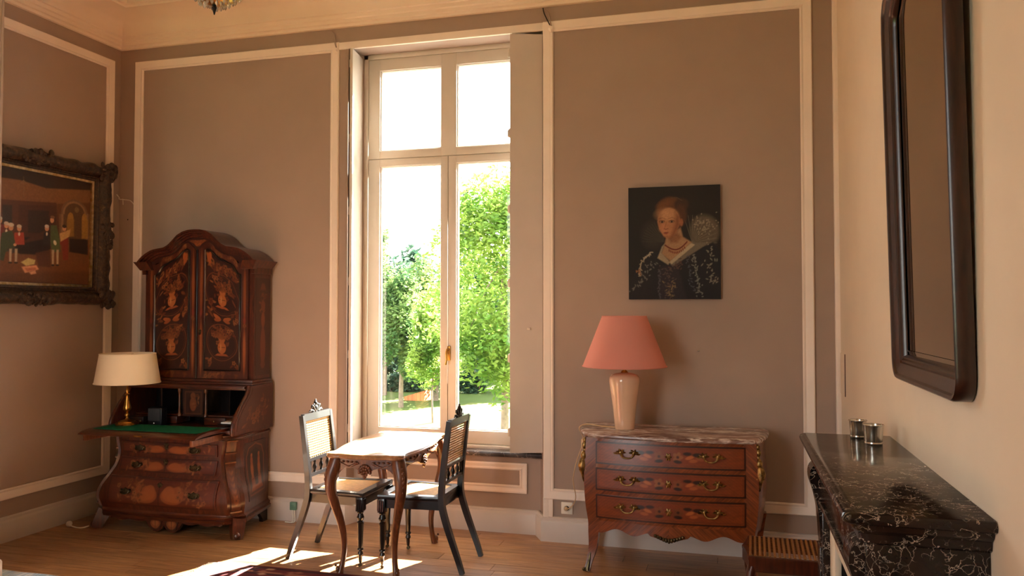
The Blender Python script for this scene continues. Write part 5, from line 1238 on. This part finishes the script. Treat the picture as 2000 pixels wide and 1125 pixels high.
for (R0, z_, n_) in ((.040, .044, 12), (.062, .054, 16), (.088, .070, 20), (.118, .098, 24), (.145, .145, 28)):
    for k in range(n_):
        a = 2*PI*k/n_ + R0*9; inst('crystal_drop', dm, (HX + R0*math.cos(a), HY + R0*math.sin(a), HZ + z_ + .004*math.sin(k*1.7)), t, rot=(0, 0, a))
for k in range(6):
    a = k*PI/3; ca, sa = math.cos(a), math.sin(a); P_ = lambda r, z_: (HX + r*ca, HY + r*sa, HZ + z_)
    ar = obj('arm', MB().tube(smooth_pts([P_(.02, .30), P_(.12, .25), P_(.22, .27), P_(.27, .34)], 5), .007, 7), M['brass'], t, 60)
    obj('candle_cup', MB().lathe([(.006, 0), (.03, .006), (.012, .012), (.016, .03)], P_(.27, .335), 12), M['brass'], ar, 50)
    obj('candle', MB().lathe([(.009, .03), (.009, .11), (.003, .118)], P_(.27, .335), 12), M['plastic_white'], ar, 50)

# =================================================================== RUGS AND CLOTH
RX0, RX1, RY0, RY1 = -3.135, -.95, 2.3, 4.395
pc = Pic(RX1-RX0, RY1-RY0, 260, 250, (96, 26, 30)); rr = random.Random(14); wd, hh = RX1-RX0, RY1-RY0
for o_, c in ((.03, (40, 20, 26)), (.10, (160, 112, 84)), (.13, (44, 24, 34)), (.30, (150, 100, 74)), (.33, (36, 22, 32))):
    pc.line([(o_, o_), (wd-o_, o_), (wd-o_, hh-o_), (o_, hh-o_), (o_, o_)], .018, c)
for k in range(260):
    x, y = rr.uniform(.04, wd-.04), rr.choice([rr.uniform(.04, hh-.04), rr.uniform(hh-.32, hh-.04)]); c = rr.choice([(150, 96, 74), (44, 28, 48), (122, 44, 42), (176, 140, 110), (60, 40, 56)])
    pc.poly([(x-.03, y), (x, y-.02), (x+.03, y), (x, y+.02)], c) if k % 2 else pc.ell(x, y, .018, .014, c)
t = thing('oriental_rug', 'dark red patterned oriental rug with pale fringe lying in front of the table', 'rug', ((RX0+RX1)/2, (RY0+RY1)/2, 0))
t_m = painted('rug_pile', .95, 0)
o_ = org_of(t); me = paint_mesh('pile', pc, lambda u, v: tuple(Vector((RX0 + wd*u, RY0 + hh*v, .012)) - o_), (0, 0, -.011)); put('pile', me, t_m, t)
fm = MB(); 
for sx, x0 in ((-1, RX0), (1, RX1)):
    for k in range(170):
        y = RY0 + hh*(k+.5)/170; fm.tube([(x0 + .002*sx, y, .006), (x0 + sx*.03, y + rr.uniform(-.006, .006), .004), (x0 + sx*rr.uniform(.05, .075), y + rr.uniform(-.012, .012), .003)], .0028, 4)
obj('fringe', fm, plain('fringe_cotton', srgb(226, 220, 206), .9), t, None, label='pale cotton fringe')['kind'] = 'stuff'
tag(obj('floor_cloth', MB().slab(lambda u, v: (-4.80 + .98*u, PY + .035 + .168*v, .014 + .004*math.sin(u*17)*math.cos(v*5)), 30, 8, (0, 0, -.013)), (lambda: (lambda t: (t.l(t.ramp(t.noise(t.pos((30, 4, 4)), 3, 3), [(.4, srgb(160, 190, 214)), (.6, srgb(232, 236, 236))]), t.b.inputs['Base Color']), t.set(rough=.9))[0] or t.m)(NT('pale_blue_cloth')))(), None, 40), 'pale blue and white cloth lying on the floor by the wall pier', 'cloth')

# =================================================================== SMALL WALL THINGS
# adaptor and flex on the skirting near the left chair
p = ony(573.5, 988, 5.40)
t = thing('plug_adaptor', 'square green plug adaptor with white leads on the baseboard behind the chair', 'adaptor', (p.x, 5.41, p.z))
obj('adaptor_body', MB().box(p.x-.026, p.x+.026, 5.385, 5.4095, p.z-.030, p.z+.030, .004), M['plastic_green'], t)
obj('toggle', MB().box(p.x-.012, p.x+.016, 5.381, 5.386, p.z-.004, p.z+.012, .002), M['plastic_green'], t)
for dx in (-.004, .012): obj('lead', MB().tube(smooth_pts([(p.x + dx, 5.388, p.z-.028), (p.x + dx + .003, 5.386, p.z*.5), (p.x + dx + .006, 5.38, .006), (p.x + dx - .05, 5.37, .005)], 4), .004, 6), M['plastic_white'], t, 60)
# round white plug with lead on the floor left of the bureau
p = onz(135, 1024, .018)
t = thing('floor_plug', 'round white plug with a short lead on the floor beside the bureau foot', 'plug', (p.x, p.y, 0))
obj('plug_head', MB().ball((p.x, p.y, .022), .022, (1, 1, 1), 14, 10).tube([(p.x+.01, p.y-.01, .02), (p.x + .03, p.y - .015, .012)], [.012, .007], 8), M['plastic_white'], t, 60)
e = onz(173, 1027, .004); obj('lead', MB().tube(smooth_pts([(p.x+.02, p.y-.012, .014), tuple(onz(148, 1030, .005)), tuple(onz(160, 1031, .005)), tuple(e)], 5), .005, 6), M['plastic_white'], t, 60)
# loose aerial wire in the corner
a_, b_ = onx(228, 380, XL + .012), ony(262, 402, YB - .014)
pts_ = [tuple(a_), tuple(onx(233, 386, XL + .012)), (XL + .012, YB - .012, ony(243, 389, YB).z), tuple(ony(252, 391, YB - .012)), tuple(ony(259, 396, YB - .014)), tuple(b_), tuple(ony(263, 420, YB - .02))]
t = thing('loose_wire', 'loose white wire poking out of the wall corner above the bureau', 'wire', tuple(a_))
obj('wire', MB().tube(smooth_pts(pts_, 5), .004, 6), M['plastic_white'], t, 60); obj('wire_tail', MB().tube([tuple(ony(240, 388, YB - .012)), tuple(ony(240.5, 400, YB - .012))], .003, 6), M['plastic_white'], t, 60)
tag(obj('wall_nail', MB().ball(tuple(onx(249, 429, XL+.004)) if False else tuple(ony(249.5, 429, YB - .003)), .006, (1, .5, 1)), M['iron'], None, 60), 'dark nail head in the corner beside the moulding', 'nail')
tag(obj('wall_hook', MB().ball(tuple(ony(1364, 685, YB - .004)), .007, (1.3, .8, .7)).tube([tuple(ony(1364, 685, YB - .001)), tuple(ony(1364, 685, YB - .016))], .003, 6), M['silver'], None, 60), 'tiny bright picture nail in the wall right of the pink lamp', 'nail')
# curtain rod hooks above the window corners
for (px, py, sx, lb) in ((656, 98, -1, 'painted curtain hook above the window on the bureau side'), (1076, 56, 1, 'painted curtain hook above the window on the portrait side')):
    p = ony(px, py, YB - .03); g = ony(px + (-2 if sx < 0 else -4), py - 30, YB - .02)
    t = thing('curtain_hook', lb, 'hook', (p.x, YB, p.z))
    obj('rosette', MB().ball((p.x, YB - .022, p.z), .018, (1, .5, 1.3), 12, 8).ball((p.x + .006, YB - .034, p.z - .006), .008), M['trim'], t, 60)
    obj('prong', MB().tube(smooth_pts([(p.x, YB - .02, p.z + .02), (p.x - .004, YB - .035, p.z + .05), (g.x, YB - .02, g.z), (g.x - .03, YB - .006, g.z + .035)], 4), .0045, 6), M['wall'], t, 60)
    if sx > 0: obj('prong', MB().tube(smooth_pts([(p.x - .01, YB - .02, p.z + .03), (g.x - .03, YB - .03, g.z - .005), (g.x - .045, YB - .01, g.z + .045)], 4), .004, 6), M['iron'], t, 60)
# narrow access plate on the chimney wall
p = onx(1648, 731, XR)
t = thing('wall_plate', 'narrow painted access plate on the cream wall beside the corner', 'plate', (XR, p.y, p.z))
za, zb_ = onx(1648, 772, XR).z, onx(1648, 691, XR).z; ya, yb_ = onx(1651.5, 731, XR).y, onx(1642, 731, XR).y
obj('plate', MB().box(XR - .004, XR - .0005, ya, min(yb_, 5.40), za, zb_, .001), M['wall_cream'], t); obj('plate_edge', MB().box(XR - .0055, XR - .0005, ya - .004, ya, za, zb_), M['mahog'], t)
